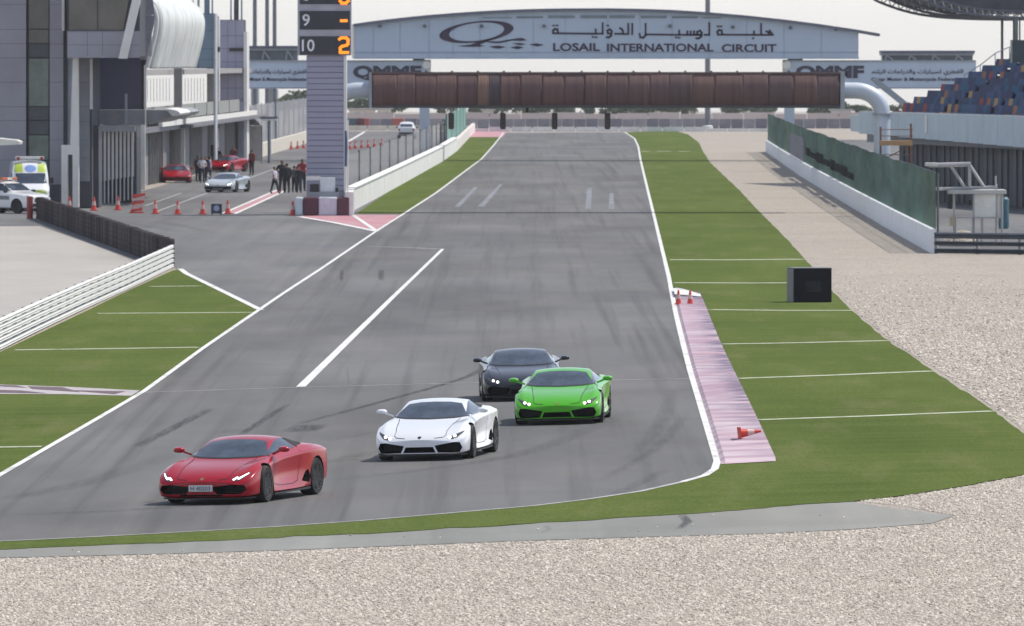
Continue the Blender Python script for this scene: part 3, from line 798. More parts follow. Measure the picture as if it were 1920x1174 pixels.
def m_mesh(name, c, fill=.35, scale=14):
    """wire mesh: open squares between wires"""
    m, t, b = new_mat(name)
    br = N(t, 'ShaderNodeTexNoise'); br.inputs['Scale'].default_value = scale; t.links.new(coords(t), br.inputs['Vector'])
    b.inputs['Base Color'].default_value = (*c, 1); b.inputs['Roughness'].default_value = .6
    t.links.new(ramp(t, br.outputs['Fac'], [(.35, (fill * .6,) * 3), (.65, (fill * 1.4,) * 3)]), b.inputs['Alpha']); return m
MESH = m_mesh('wire_mesh', (.30, .31, .32), .34)

# ---- scoring tower
def score_tower():
    d = 467.0; base = P(609, 403)
    t = thing('scoring_tower', (base.x, d + .9, 0), 'tall grey scoring tower with lit orange numerals beside the pit exit', 'tower')
    MB().px(576, -70, 643, 404, d + .09, 1.6).build('core', plain('tower_joint', (.17, .17, .215), .7), t)
    mb = MB(); y = 104
    while y < 372:
        MB().px(574.5, y + .8, 644.5, min(y + 10.2, 372), d + .06, 1.66).build('cladding_panel', plain('tower_cladding', (.335, .335, .42), .5, .2, var=.06, scale=.5), t, bevel=.015); y += 10.6
    MB().px(644.6, 104, 649.5, 372, d + .02, 1.75).build('corner_trim', WHITE_M, t)
    fr = MB().px(558, -75, 659, 104, d - .12, .17).build('score_board', plain('board_frame', (.40, .40, .45), .5, .2), t)
    AMB = plain('amber_led', (.9, .35, .03), .5, emit=(1, .27, .012), es=.85)
    NUM = plain('white_numerals', (.78, .79, .80), .5)
    DISP = plain('display_black', (.022, .026, .035), .4)
    for n, y0, y1 in ((10, 68, 103), (9, 20.5, 55.5), (8, -27, 8)):
        p = MB().px(562, y0, 656, y1, d - .16, .035).build('display', DISP, fr)
        a = W(566 if n == 10 else 567, y1 - 6.5, d - .175)
        hgt = (y1 - y0 - 12.5) / ppm(d)
        text_mesh('row_number', str(n), 1, NUM, fr, a, depth=.006, width=hgt * (1.05 if n == 10 else .62), height=hgt, bold=.012)
        mb = MB(); q = lambda x, y: W(x, y, d - .19)
        s_ = y1
        if n == 10:
            path = [(636, s_ - 29), (640, s_ - 32), (649, s_ - 32), (652.5, s_ - 29), (652.5, s_ - 21), (650, s_ - 18), (641, s_ - 16), (638, s_ - 13), (638, s_ - 4.5), (653, s_ - 4.5)]
        elif n == 9: path = [(639, s_ - 16.5), (650, s_ - 16.5)]
        else: path = [(638, s_ - 14), (638, s_ - 6), (641, s_ - 2), (649, s_ - 2), (653, s_ - 6), (653, s_ - 28), (649, s_ - 32), (641, s_ - 32), (638, s_ - 28), (638, s_ - 14)]
        for a_, b_ in zip(path[:-1], path[1:]):
            va, vb = q(*a_), q(*b_); dd = (vb - va).normalized() * .045
            mb.bar(va - dd, vb + dd, .03, .145, up=(0, 0, 1) if abs(va.z - vb.z) < .3 else (1, 0, 0)) if False else mb.prism(
                [va - dd + Vector((dd.z, 0, -dd.x)) * 1.6, vb + dd + Vector((dd.z, 0, -dd.x)) * 1.6, vb + dd - Vector((dd.z, 0, -dd.x)) * 1.6, va - dd - Vector((dd.z, 0, -dd.x)) * 1.6], (0, -.01, 0))
        mb.build('digit', AMB, fr)
    return t
score_tower()
def barrier_block(x0, x1, mat, label):
    d = 463.5
    o = MB().px(x0 + .5, 370, x1 - .5, 404.6, d, 1.2).build('barrier_block', mat)
    o.modifiers.new('edge', 'BEVEL').width = .05
    return tag(o, label, 'barrier', 'painted blocks round the tower foot')
barrier_block(553, 568, plain('pale_blue_paint2', (.50, .58, .62), .6, dirt=.4), 'pale blue-grey block, leftmost at the foot of the scoring tower')
barrier_block(568, 597, MAROON, 'wider dark maroon block at the foot of the scoring tower')
barrier_block(597, 632, plain('grey_white_paint', (.56, .58, .64), .6, dirt=.4), 'whitish block between the two maroon ones under the scoring tower')
barrier_block(632, 655, plain('maroon_paint2', (.10, .03, .045), .55), 'narrow maroon block at the end of the white pit wall')
def tower_foot():
    d = 465.2
    t = thing('control_cabinet', W(606, 369, d) , 'white control cabinet with dark boxes at the tower foot', 'cabinet')
    MB().px(600, 333, 628, 360, d, .3).build('cabinet_door', plain('cabinet_white', (.66, .68, .70), .5), t, bevel=.02)
    MB().px(574, 331, 600, 338, d + .1, .3).build('cabinet_top', WHITE_M, t)
    MB().px(581, 345, 598, 360, d - .1, .4).build('black_box', BLACK, t, bevel=.03)
    MB().px(575, 360, 634, 371, d - .15, .5).build('shelf', plain('grey_shelf', (.30, .31, .34), .6), t)
    MB().px(629, 352, 634, 362, d - .1, .2).build('lamp', BLACK, t)
tower_foot()
pole_d = 464
o = MB(); a, b = W(652, 404, pole_d), W(652, 225, pole_d); o.tube([a, b], .045, 8)
pt = thing('flag_pole', a, 'slim white pole with a rolled blue banner at the pit wall end', 'pole')
o.build('pole', WHITE_M, pt); MB().tube([W(648, 245, pole_d), W(649, 275, pole_d), W(648, 312, pole_d)], [.05, .085, .06], 8).build('rolled_banner', plain('blue_cloth', (.06, .13, .22), .8), pt, smooth=True)

# ---- overhead start gantry with the brown banner and the four lights
def start_gantry():
    d = 473.0; base = P(1655, 398); dep = 2.6
    t = thing('start_gantry', (W(1138, 200, d).x, d, 0), 'brown-clad gantry over the straight on bent pale pipes', 'gantry')
    MB().px(700, 140, 1578, 197, d + .08, dep - .16).build('box_core', JOINT, t)
    rng = random.Random(4); x = 697.0
    tints = [(.155, .088, .080), (.135, .078, .075), (.120, .074, .078), (.175, .102, .086), (.095, .068, .078), (.145, .092, .088)]
    tints = [tuple((q + m_) / 2 for q, m_ in zip(c, (.15, .088, .080))) for c in tints]
    sets = [697, 744, 778, 818, 856, 896, 917, 937, 976, 1016, 1058, 1096, 1137, 1178, 1218, 1254, 1298, 1340, 1392, 1440, 1488, 1532, 1574]
    for k, (a, b) in enumerate(zip(sets[:-1], sets[1:])):
        c = tints[rng.randrange(len(tints))]
        if a == 896: c = (.22, .135, .105)
        if a == 917: c = (.09, .068, .078)
        nm = 'banner_%02d' % (hash(c) % 97)
        m = 'brown_cloth_%d' % [i for i, q in enumerate(tints + [(.22, .135, .105), (.09, .068, .078)]) if q == c][0]
        if m not in MATS:
            mm, tt, bb = new_mat(m); f = noise(tt, coords(tt, (3.2, 1, .10)), 1.3, 5, .65)
            tt.links.new(ramp(tt, f, [(.3, tuple(q * .72 for q in c)), (.7, tuple(q * 1.22 for q in c))]), bb.inputs['Base Color']); bb.inputs['Roughness'].default_value = .85
        # cloth with shallow vertical folds
        pts = []; n = 10; A, B = W(a + .1, 200, d), W(b - .1, 137 + (a % 3) * .5, d)
        vs = []
        ph = rng.uniform(0, 6)
        for i in range(n + 1):
            X = A.x + (B.x - A.x) * i / n; yy = d - .02 - .007 * math.sin(i * 1.9 + ph)
            vs += [(X, yy, A.z), (X, yy, B.z)]
        mb = MB().add(vs, [(2 * i, 2 * i + 2, 2 * i + 3, 2 * i + 1) for i in range(n)])
        o = mb.build('banner_panel', MATS[m], t, smooth='all'); so = o.modifiers.new('t', 'SOLIDIFY'); so.thickness = .02
    MB().px(695, 197.5, 1582, 202.5, d - .06, dep).build('bottom_rail', plain('gantry_dark', (.06, .058, .062), .6), t)
    MB().px(695, 135.2, 1582, 138.5, d - .06, dep).build('top_rail', plain('gantry_brown', (.13, .085, .08), .6), t)
    MB().px(1576, 134, 1584, 204, d - .1, dep + .2).build('end_frame', STEEL, t); MB().px(692, 136, 697, 203, d - .1, dep + .2).build('end_frame', STEEL, t)
    x = 846
    for k in range(16):
        MB().px(797 + k * 48.6, 132.8, 801 + k * 48.6, 135.6, d + .6, .2).build('lamp_bracket', plain('gantry_dark', (.06, .058, .062), .6), t)
    for s, name in ((1, 'right'), (-1, 'left')):
        X = lambda px: W(1138 + s * (px - 1138), 0, d).x
        z = W(0, 170, d).z; zz = W(0, 213, d).z; y = d + dep / 2
        pts = [(X(1584), y, z), (X(1606), y, z)]
        for k in range(1, 9):
            a = k / 8 * math.pi / 2
            pts.append((X(1606) + s * math.sin(a) * abs(X(1656) - X(1606)), y, z - (1 - math.cos(a)) * (z - zz)))
        pts.append((X(1656), y, ground(X(1656), y) - .05))
        MB().tube(pts, .43, 20).build('pipe_leg', PIPE, t, smooth=True)
        MB().lathe([(.52, -.06), (.52, .06)], (X(1656), y, zz - .05), n=20).build('flange', STEEL, t)
    # thin safety pipe leaning behind the right leg
    for k, x in enumerate((846, 943, 1040, 1139)):
        lt = thing('start_light', W(x, 248, d + 1.0), 'black %s start light hanging under the brown gantry' % ('leftmost', 'second from the left', 'third from the left', 'rightmost')[k], 'traffic light', 'start lights')
        a, b = W(x, 247, d + .9), W(x, 208, d + .9)
        MB().mm((a.x - .15, d + .9, a.z + .12), (a.x + .15, d + 1.15, b.z - .1)).build('housing', BLACK, lt, bevel=.07)
        MB().tube([(a.x, d + 1.0, b.z - .12), (a.x, d + 1.0, W(0, 199, d).z)], .03, 6).build('hanger', STEEL, lt)
        for j in range(4):
            zc = a.z + .22 + (b.z - a.z - .44) * j / 3
            MB().lathe([(.095, -.02), (.095, .0), (.08, .008)], (a.x, d + .89, zc), n=14, axis='Y').build('lens', plain('lens_dark', (.05, .02, .02), .2), lt)
    lt['label'] = lt['label']
    o = MB().px(986, 201.5, 991, 211, d + .9, .2).build('camera_unit', BLACK, t)
start_gantry()

# ---- sign bridge
def sign_bridge():
    d = 718.0
    t = thing('sign_bridge', (W(1138, 300, d).x, d + 2, 0), 'long pale blue arched sign bridge with dark lettering across the track', 'bridge')
    BL = plain('sign_blue', (.47, .55, .66), .5, var=.05, scale=.15, dirt=.12)
    top = [(665, 46), (700, 41), (750, 35), (805, 29.5), (850, 26), (900, 22.5), (950, 20), (1000, 18.3), (1060, 17.2), (1140, 17), (1200, 18), (1260, 20), (1330, 24.5), (1400, 30.5), (1470, 38), (1540, 47), (1610, 57.5)]
    # the hall of the bridge in bays of sheet cladding
    for (xa, ya), (xb, yb) in zip(top[:-1], top[1:]):
        w = .35
        MB().prism([W(xa + w, 108, d), W(xb - w, 108, d), W(xb - w, yb, d), W(xa + w, ya, d)], (0, 4.2, 0)).build('cladding_bay', BL, t)
    mb = MB()
    MB().prism([W(667, 107, d + .1), W(1608, 107, d + .1)] + [W(x, y + 1, d + .1) for x, y in top[::-1]], (0, 4.0, 0)).build('hall_core', BL, t)
    up = [(663, 44.5)] + [(x, y - 1.5) for x, y in top] + [(1650, 63)]; dn = [(x, y + 5) for x, y in up]
    rf = plain('roof_dark', (.13, .14, .19), .5, .2)
    for k in range(len(up) - 1):
        MB().prism([W(*up[k], d - .5), W(*up[k + 1], d - .5), W(*dn[k + 1], d - .5), W(*dn[k], d - .5)], (0, 5.3, 0)).build('roof_strip', rf, t)
    MB().px(665, 97.5, 1610, 99, d - .06, .05).build('trim_line', plain('sign_trim', (.30, .36, .46), .5), t)
    MB().px(664, 108, 1611, 110.5, d - .12, 4.4).build('bottom_beam', plain('sign_trim2', (.40, .46, .54), .5), t)
    MB().px(660, 46, 665, 110, d - .05, 4.3).build('end_wall', WHITE_M, t)
    for a, b, h in ((905, 960, 2), (968, 1018, 4), (1028, 1078, 5.5), (1088, 1138, 6), (1143, 1190, 6), (1202, 1250, 5), (1260, 1308, 4), (1317, 1352, 2)):
        MB().px(a, 34.5 - h, b, 34.5, d - .05, .06).build('strip_window', plain('strip_window_grey', (.20, .235, .28), .3), t)
    for x in (712, 796, 903, 1020, 1256, 1374, 1482, 1567):
        y = 49 if x not in (1374, 1482, 1567, 1256) else (49, 51, 52, 55)[(1256, 1374, 1482, 1567).index(x)]
        MB().lathe([(.13, -.25), (.15, 0), (.11, .05)], W(x, y, d - .1), n=10, axis='Y').build('floodlight', plain('lamp_grey', (.10, .11, .13), .4), t)
    INK = plain('sign_ink', (.035, .016, .045), .55)
    k = ppm(d)
    for s, x0, x1, dy in (('LOSAIL', 1037, 1125, 0), ('INTERNATIONAL', 1138, 1338, .9), ('CIRCUIT', 1353, 1456, 2)):
        text_mesh('lettering', s, 1, INK, t, W(x0, 96.2 + dy, d - .03), depth=.012, width=(x1 - x0) / k, height=15.5 / k, bold=.028)
    # Arabic wording drawn stroke by stroke (coordinates measured on the sign)
    def stroke(mb, pts, w=3.6):
        q = [W(1000 + x / 4, 10 + y / 4, d - .03) for x, y in pts]; h = w / 2 / k
        for a, b in zip(q[:-1], q[1:]):
            dd = (b - a).normalized() * h; nn = Vector((-dd.z, 0, dd.x))
            mb.prism([a - dd + nn, b + dd + nn, b + dd - nn, a - dd - nn], (0, -.015, 0))
    def dots(mb, *ps):
        for x, y in ps: stroke(mb, [(x - 4, y), (x + 4, y)], 3.0)
    words = [
        ([[(1795, 222), (1650, 222)], [(1795, 220), (1772, 190)], [(1770, 222), (1768, 205), (1748, 196)], [(1708, 222), (1708, 140)], [(1655, 222), (1655, 196)], [(1650, 222), (1385, 220)], [(1385, 218), (1380, 200), (1392, 186), (1412, 188), (1416, 216)]],
         [(1648, 248), (1385, 158), (1408, 158), (1495, 162)]),
        ([[(1320, 135), (1320, 222), (1285, 222)], [(1262, 222), (1230, 220), (1228, 200), (1250, 190), (1262, 205), (1258, 235), (1240, 248), (1222, 248)], [(1262, 222), (1205, 222)], [(1205, 222), (1205, 196)], [(1180, 222), (1180, 198)], [(1155, 222), (1155, 196)], [(1205, 222), (1090, 222)], [(1094, 222), (1094, 190)], [(1090, 222), (840, 218)], [(842, 140), (842, 225), (825, 243), (802, 240), (797, 215)]],
         [(1070, 242), (1094, 244), (1022, 158)]),
        ([[(742, 140), (742, 216)], [(712, 140), (712, 214), (680, 216)], [(672, 196), (664, 178), (650, 172)], [(672, 196), (672, 214), (615, 214)], [(585, 214), (560, 210), (556, 190), (574, 180), (588, 194), (584, 226), (568, 240), (550, 240)], [(520, 135), (520, 213)], [(520, 213), (440, 213)], [(468, 213), (468, 182)], [(440, 213), (150, 210)], [(150, 208), (148, 190), (160, 178), (180, 180), (186, 206)]],
         [(448, 238), (472, 240), (152, 152), (178, 152), (558, 152)])]
    for st, dt in words:
        mb = MB()
        for p in st: stroke(mb, p)
        dots(mb, *dt); mb.build('lettering', INK, t)
    # the ring emblem: swelling loop and a tail of brush dashes
    E = lambda x, y: W(800 + x / 5.647, 10 + y / 5.647, d - .03)
    cx, cy, n = 527, 282, 48; outer, inner = [], []
    for i in range(n + 1):
        a = 2 * math.pi * i / n
        ox, oy = 393 * math.cos(a), 112 * math.sin(a); ix, iy = 292 * math.cos(a), 95 * math.sin(a)
        tilt = -.075
        f = lambda x, y, sx=0, sy=0: E(cx + x + sx, cy + y + tilt * x * 1.35 + sy)
        outer.append(f(ox, oy)); inner.append(f(ix, iy, 2, -1))
    mb = MB()
    for i in range(n):
        mb.prism([outer[i], outer[i + 1], inner[i + 1], inner[i]], (0, -.012, 0))
    tails = [[(320, 432), (470, 415), (560, 380), (700, 345), (760, 330), (640, 385), (560, 418), (620, 432), (540, 440), (430, 440)],
             [(600, 380), (760, 382), (850, 366), (960, 348), (1010, 345), (1065, 370), (1000, 378), (900, 374), (840, 388), (770, 402), (680, 398)],
             [(660, 436), (760, 426), (840, 440), (770, 460), (720, 456)], [(900, 405), (980, 398), (1055, 412), (990, 424)], [(880, 446), (960, 430), (1030, 446), (960, 466)], [(1085, 416), (1160, 402), (1245, 420), (1170, 436)]]
    for q in tails: mb.prism([E(*p) for p in q], (0, -.012, 0))
    mb.build('emblem', INK, t)
    # side galleries with the federation boards
    BD = plain('board_blue', (.50, .58, .68), .5, var=.05, scale=.2, dirt=.15)
    for x0, x1, side in ((440, 800, -1), (1475, 1830, 1)):
        g = MB().px(x0, 115, x1, 165, d + .4, 3.2).build('side_board', BD, t)
        MB().px(x0, 113, x1, 116, d + .3, 3.4).build('board_rail', STEEL, t); MB().px(x0, 164, x1, 166.5, d + .3, 3.4).build('board_rail', STEEL, t)
        ra, rb = (440, 562) if side < 0 else (1652, 1828)
        MB().px(ra, 86 if side < 0 else 95, rb, 91 if side < 0 else 100, d + .2, 3.8).build('gallery_roof', rf, t)
        y0 = 91 if side < 0 else 100
        MB().px(ra + 2, y0 + 4, rb - 4, 113, d + .9, 2.6).build('gallery_window', plain('gallery_glass', (.13, .155, .18), .25), t)
        MB().px(ra, y0, rb - 2, y0 + 4, d + .5, 3.2).build('gallery_beam', STEEL, t)
        xx = ra + 8
        while xx < rb - 10:
            MB().bar(W(xx, 112, d + .7), W(xx + 3, y0 + 4, d + .7), .12).build('strut', STEEL, t); MB().bar(W(xx + 3, y0 + 4, d + .7), W(xx + 14, 112, d + .7), .12).build('strut', STEEL, t); xx += 44
        ex = x1 if side < 0 else x0
        MB().tube([W(ex - side * 1, 112, d + 1), W(ex - side * 1, 166, d + 1)], .3, 10).build('end_post', WHITE_M, t)
        MB().lathe([(.32, -.5), (.36, 0), (.32, .5)], W(ex, 122, d + .6), n=14, axis='Y').build('end_lamp', WHITE_M, t)
        MB().bar(W(ex - 26 if side < 0 else ex + 2, 111, d + .6), W(ex - 4 if side < 0 else ex + 30, 111, d + .6), .25).build('bracket', BLACK, t)
        cx_ = 796 if side < 0 else 1480
        a = W(cx_, 165, d + 2); MB().mm((a.x - .4, d + 1.6, ground(a.x, d) - .1), (a.x + .4, d + 2.4, a.z)).build('column', PIPE, t)
        INK2 = plain('board_ink', (.04, .035, .06), .55)
        qx = 662 if side < 0 else 1492
        text_mesh('lettering', 'QMMF', 1, INK2, g, W(qx, 151, d + .36), depth=.012, width=128 / k, height=28 / k, bold=.05)
        ar = '\uFEE3\uFEE8\uFE8E\uFEAD\uFEDF\uFE8D \uFE95\uFE8E\uFE9F\uFE8D\uFEAD\uFEAA\uFEDF\uFE8D\uFEED \uFE95\uFE8E\uFEAD\uFE8E\uFEF4\uFEB4\uFEDF \uFEF1\uFEAE\uFEC4\uFED8\uFEDF\uFE8D'
        sx, ww = (446, 130) if side < 0 else (1634, 172)
        try: text_mesh('lettering', ar, 1, INK2, g, W(sx, 142, d + .36), depth=.012, width=ww / k, height=12 / k, bold=.012)
        except Exception as e: print('arabic', e)
        text_mesh('lettering', 'Qatar Motor & Motorcycle Federation', 1, INK2, g, W(sx, 154, d + .36), depth=.012, width=ww / k, height=9 / k, bold=.02)
sign_bridge()

# ---- walls along the track
def along(pts, step):
    """resample a ground polyline at even steps"""
    out = [pts[0].copy()]; carry = 0
    L = [0]
    for a, b in zip(pts[:-1], pts[1:]): L.append(L[-1] + (b - a).length)
    n = max(1, round(L[-1] / step))
    for i in range(1, n + 1):
        s = L[-1] * i / n
        for k in range(len(pts) - 1):
            if s <= L[k + 1] + 1e-6: out.append(pts[k].lerp(pts[k + 1], (s - L[k]) / (L[k + 1] - L[k]))); break
    return out
def slab(mb, a, b, z0, z1, th, gap=.03, mi=0):
    a, b = a.copy(), b.copy(); dd = (b - a); dd.z = 0; dd.normalize(); a += dd * gap / 2; b -= dd * gap / 2
    nn = Vector((-dd.y, dd.x, 0)) * th / 2
    lo = [a - nn, b - nn, b + nn, a + nn]
    return mb.add([Vector((p.x, p.y, p.z + z0)) for p in lo] + [Vector((p.x, p.y, p.z + z1)) for p in lo],
                  [(0, 1, 2, 3), (4, 5, 6, 7), (0, 1, 5, 4), (1, 2, 6, 5), (2, 3, 7, 6), (3, 0, 4, 7)], mi)
def pit_wall():
    pts = [P(x, y) for x, y in ((657, 395), (695, 375), (747, 347), (826, 303), (853, 284))]
    t = thing('pit_wall', pts[0], 'long white concrete pit wall beside the scoring tower', 'wall')
    q = along(pts, 15)
    for a, b in zip(q[:-1], q[1:]): slab(MB(), a, b, -.05, 1.18, .35, .12).build('wall_panel', CONCW, t)
    for a, b in zip(q[:-1], q[1:]): slab(MB(), a, b, 1.18, 1.24, .5, 0).build('coping', plain('coping_white', (.76, .76, .74), .7), t)
    e = P(654, 404); slab(MB(), P(655, 405), P(657.5, 396), -.05, 1.22, .42, 0).build('end_block', CONCW, t)
    pts2 = [P(x, y) for x, y in ((853, 284), (868, 268), (888, 247))]
    t2 = thing('far_wall', pts2[0], 'far low pinkish-white wall continuing the pit wall', 'wall')
    q2 = along(pts2, 30)
    for a, b in zip(q2[:-1], q2[1:]): slab(MB(), a, b, -.05, .95, .35, .15).build('wall_panel', plain('pink_white_wall', (.68, .62, .60), .8, dirt=.3), t2)
    f = thing('pit_wall_fence', pts[0], 'see-through wire fence on dark posts along the white pit wall', 'fence')
    q3 = along([p + Vector((-.9, 0, 0)) for p in pts], 22)
    for p in q3: MB().tube([p + Vector((0, 0, -.05)), p + Vector((0, 0, 2.75))], .06, 6).build('post', plain('post_dark', (.10, .105, .12), .5, .4), f)
    for a, b in zip(q3[:-1], q3[1:]): slab(MB(), a, b, 1.0, 2.65, .02, .2).build('mesh_panel', MESH, f)
    g = thing('green_screen', P(868, 268), 'small teal debris screen above the far wall', 'screen')
    q4 = along([p + Vector((-.4, 0, 0)) for p in (P(846, 290), P(868, 270), P(880, 256))], 40)
    for a, b in zip(q4[:-1], q4[1:]): slab(MB(), a, b, .9, 3.3, .06, .3).build('screen_panel', plain('teal_cloth', (.13, .27, .235), .8, var=.25, scale=.1), g)
    for p in q4: MB().tube([p, p + Vector((0, 0, 3.4))], .07, 6).build('post', MATS['post_dark'], g)
pit_wall()
def outer_wall():
    pts = [P(x, y) for x, y in ((1752, 475), (1675, 432), (1597, 386.5), (1504, 330), (1439, 285))]
    t = thing('outer_wall', pts[0], 'long white concrete wall below the green fence on the right', 'wall')
    q = along(pts, 9)
    for a, b in zip(q[:-1], q[1:]): slab(MB(), a, b, -.05, 1.0, .3, .05).build('wall_panel', plain('outer_white', (.78, .80, .82), .75, var=.05, scale=.4, dirt=.25), t)
    f = thing('green_fence', pts[0], 'tall dark green screened fence standing on the long right wall', 'fence')
    rng = random.Random(5)
    cl = []
    for k, c in enumerate(((.125, .20, .155), (.11, .18, .145), (.135, .20, .15), (.115, .18, .16))):
        m, tt, bb = new_mat('green_cloth_%d' % k)
        fz = noise(tt, coords(tt, (1, .09, .7)), .9, 5, .6)
        tt.links.new(ramp(tt, fz, [(.3, tuple(x * .6 for x in c)), (.7, tuple(x * 1.3 for x in c))]), bb.inputs['Base Color']); bb.inputs['Roughness'].default_value = .9; cl.append(m)
    q = along(pts, 12)
    for k, (a, b) in enumerate(zip(q[:-1], q[1:])):
        u = Vector((.04, 0, 0))
        sag = [0, rng.uniform(-.05, .03)]
        top = 3.32 + sag[1]; mb = MB(); L_ = (b - a).length; nst = int(L_ / .17)
        for j in range(nst):                                   # open weave of upright tapes: dense along the wall, airy across it
            p = a.lerp(b, (j + .5) / nst) + u; mb.mm((p.x - .02, p.y - .018, p.z + .98), (p.x + .02, p.y + .018, p.z + top - .02 * (j % 3)))
        o = mb.build('cloth_panel', rng.choice(cl), f); o['kind'] = 'stuff'
        for z in (1.0, 2.1, top): MB().bar(a + u + Vector((.03, 0, z)), b + u + Vector((.03, 0, z)), .02, .03).build('wire', MATS['post_dark'], f)
    for p in q:
        MB().tube([p + Vector((.14, 0, .5)), p + Vector((.14, 0, 3.3))], .05, 6).build('post', MATS['post_dark'], f)
    # worn print on the cloth: dark letters too far gone to read, and a pale patch
    dk = plain('worn_print', (.010, .010, .012), 1, spec=.05); pl = plain('pale_patch', (.20, .19, .22), .9, var=.4, scale=1.5)
    def on_cloth(px, z):
        best = None
        for a, b in zip(pts[:-1], pts[1:]):
            for j in range(60):
                p = a.lerp(b, j / 60)
                x = 960 + FPX * p.x / p.y
                if best is None or abs(x - px) < best[0]: best = (abs(x - px), p)
        p = best[1]; return Vector((p.x - .03, p.y, p.z + z))
    for x0, x1, za, zb in ((1512, 1520, 1.6, 2.1), (1521, 1531, 1.6, 1.95), (1532, 1543, 1.5, 2.1), (1544, 1556, 1.55, 1.9), (1557, 1566, 1.45, 2.05), (1567, 1578, 1.5, 1.95), (1579, 1590, 1.45, 2.0), (1591, 1600, 1.45, 1.8)):
        a, b = on_cloth(x0, 0), on_cloth(x1, 0)
        slab(MB(), b, a, za, zb, .03, 0).build('worn_print', dk, f)
    a, b = on_cloth(1482, 0), on_cloth(1508, 0); slab(MB(), b, a, 1.05, 2.6, .03, 0).build('pale_print', pl, f)
outer_wall()
def rail_line(name, pts, label, rails, h, post_step, mat, post_mat, th=.06, back=1):
    """crash barrier: each beam a part, folded like a W"""
    t = thing(name, pts[0], label, 'guard rail')
    q = along(pts, 4)
    for z0, z1 in rails:
        prof = [(0, z0), (-.045, z0 + (z1 - z0) * .25), (.0, (z0 + z1) / 2), (-.045, z0 + (z1 - z0) * .75), (0, z1), (.03, z1), (.03, z0)]
        vs = []; n = len(prof)
        for i, p in enumerate(q):
            d = q[min(i + 1, len(q) - 1)] - q[max(i - 1, 0)]; d.z = 0; d.normalize(); nn = Vector((-d.y, d.x, 0)) * back
            vs += [p + nn * a * 1.5 + Vector((0, 0, b)) for a, b in prof]
        mb = MB().add(vs, [(i * n + k, i * n + (k + 1) % n, (i + 1) * n + (k + 1) % n, (i + 1) * n + k) for i in range(len(q) - 1) for k in range(n)] + [tuple(range(n)), tuple(range((len(q) - 1) * n, len(q) * n))])
        mb.build('rail', mat, t)
    for p in along(pts, post_step):
        d = (pts[1] - pts[0]).normalized(); nn = Vector((-d.y, d.x, 0)) * back
        MB().box(p + nn * .13 + Vector((0, 0, h / 2 - .1)), (.12, .12, h + .2), math.atan2(d.y, d.x)).build('post', post_mat, t)
    return t
WR_ = plain('white_rail', (.72, .72, .68), .5, .1, var=.05, scale=.8, dirt=.25)
rail_line('guard_rail', [P(x, y) for x, y in ((-90, 697), (0, 657), (70, 622), (154, 582), (240, 543), (324, 502))], 'white five-beam guard rail along the infield turf on the left', [(.02, .15), (.22, .35), (.40, .53), (.58, .70), (.75, .88)], .86, 4, WR_, plain('grey_post', (.30, .30, .30), .6), back=1)
DR = plain('dark_rail', (.13, .145, .165), .45, .6, var=.15, scale=1.2)
rail_line('guard_rail', [P(1752.5, 475.5), P(1850, 477), P(1990, 479)], 'dark steel three-beam guard rail at the end of the right wall', [(.02, .22), (.34, .52), (.63, .88)], .88, 2.2, DR, plain('grey_post', (.30, .30, .30), .6), back=1)

# ---- tyre wall between the service road and the pit exit
def tyre_wall():
    a, b = P(75, 410), P(318, 500)
    t = thing('tyre_wall', a, 'dark tyre wall between service road and pit exit, stacks side by side', 'tyre wall')
    q = along([a, b], .40); rng = random.Random(2)
    cs = [plain('tyre_brown', (.050, .040, .040), .9, spec=.1), plain('tyre_grey', (.065, .058, .060), .9, spec=.1), plain('tyre_dark', (.026, .022, .026), .9, spec=.1), plain('tyre_pale', (.10, .088, .085), .9, spec=.1)]
    base = []
    prof = []
    for k in range(5):
        z = k * .215; prof += [(.18, z), (.20, z + .03), (.205, z + .10), (.20, z + .18), (.18, z + .21)]
    me0 = MB().lathe(prof, n=14).mesh('tyre_stack'); me0.materials.append(cs[0]); finish(me0)
    n = len(q)
    keep = q if n <= 300 else q[:300]
    for p in keep:
        o = bpy.data.objects.new('tyre_stack', me0); COL.objects.link(o); o.parent = t; o.location = p - abs_loc(t) + Vector((0, 0, -.02)); o.rotation_euler = (0, 0, rng.uniform(0, 6))
        o.scale = (1, 1, rng.uniform(.97, 1.03)); o.material_slots[0].link = 'OBJECT'; o.material_slots[0].material = rng.choice(cs)
    red = plain('red_marker', (.32, .05, .045), .6)
    MB().tube([a + Vector((-.5, -.2, 0)), a + Vector((-.5, -.2, 1.12))], .16, 12).build('end_marker', red, t)
    print('tyre stacks', n)
tyre_wall()

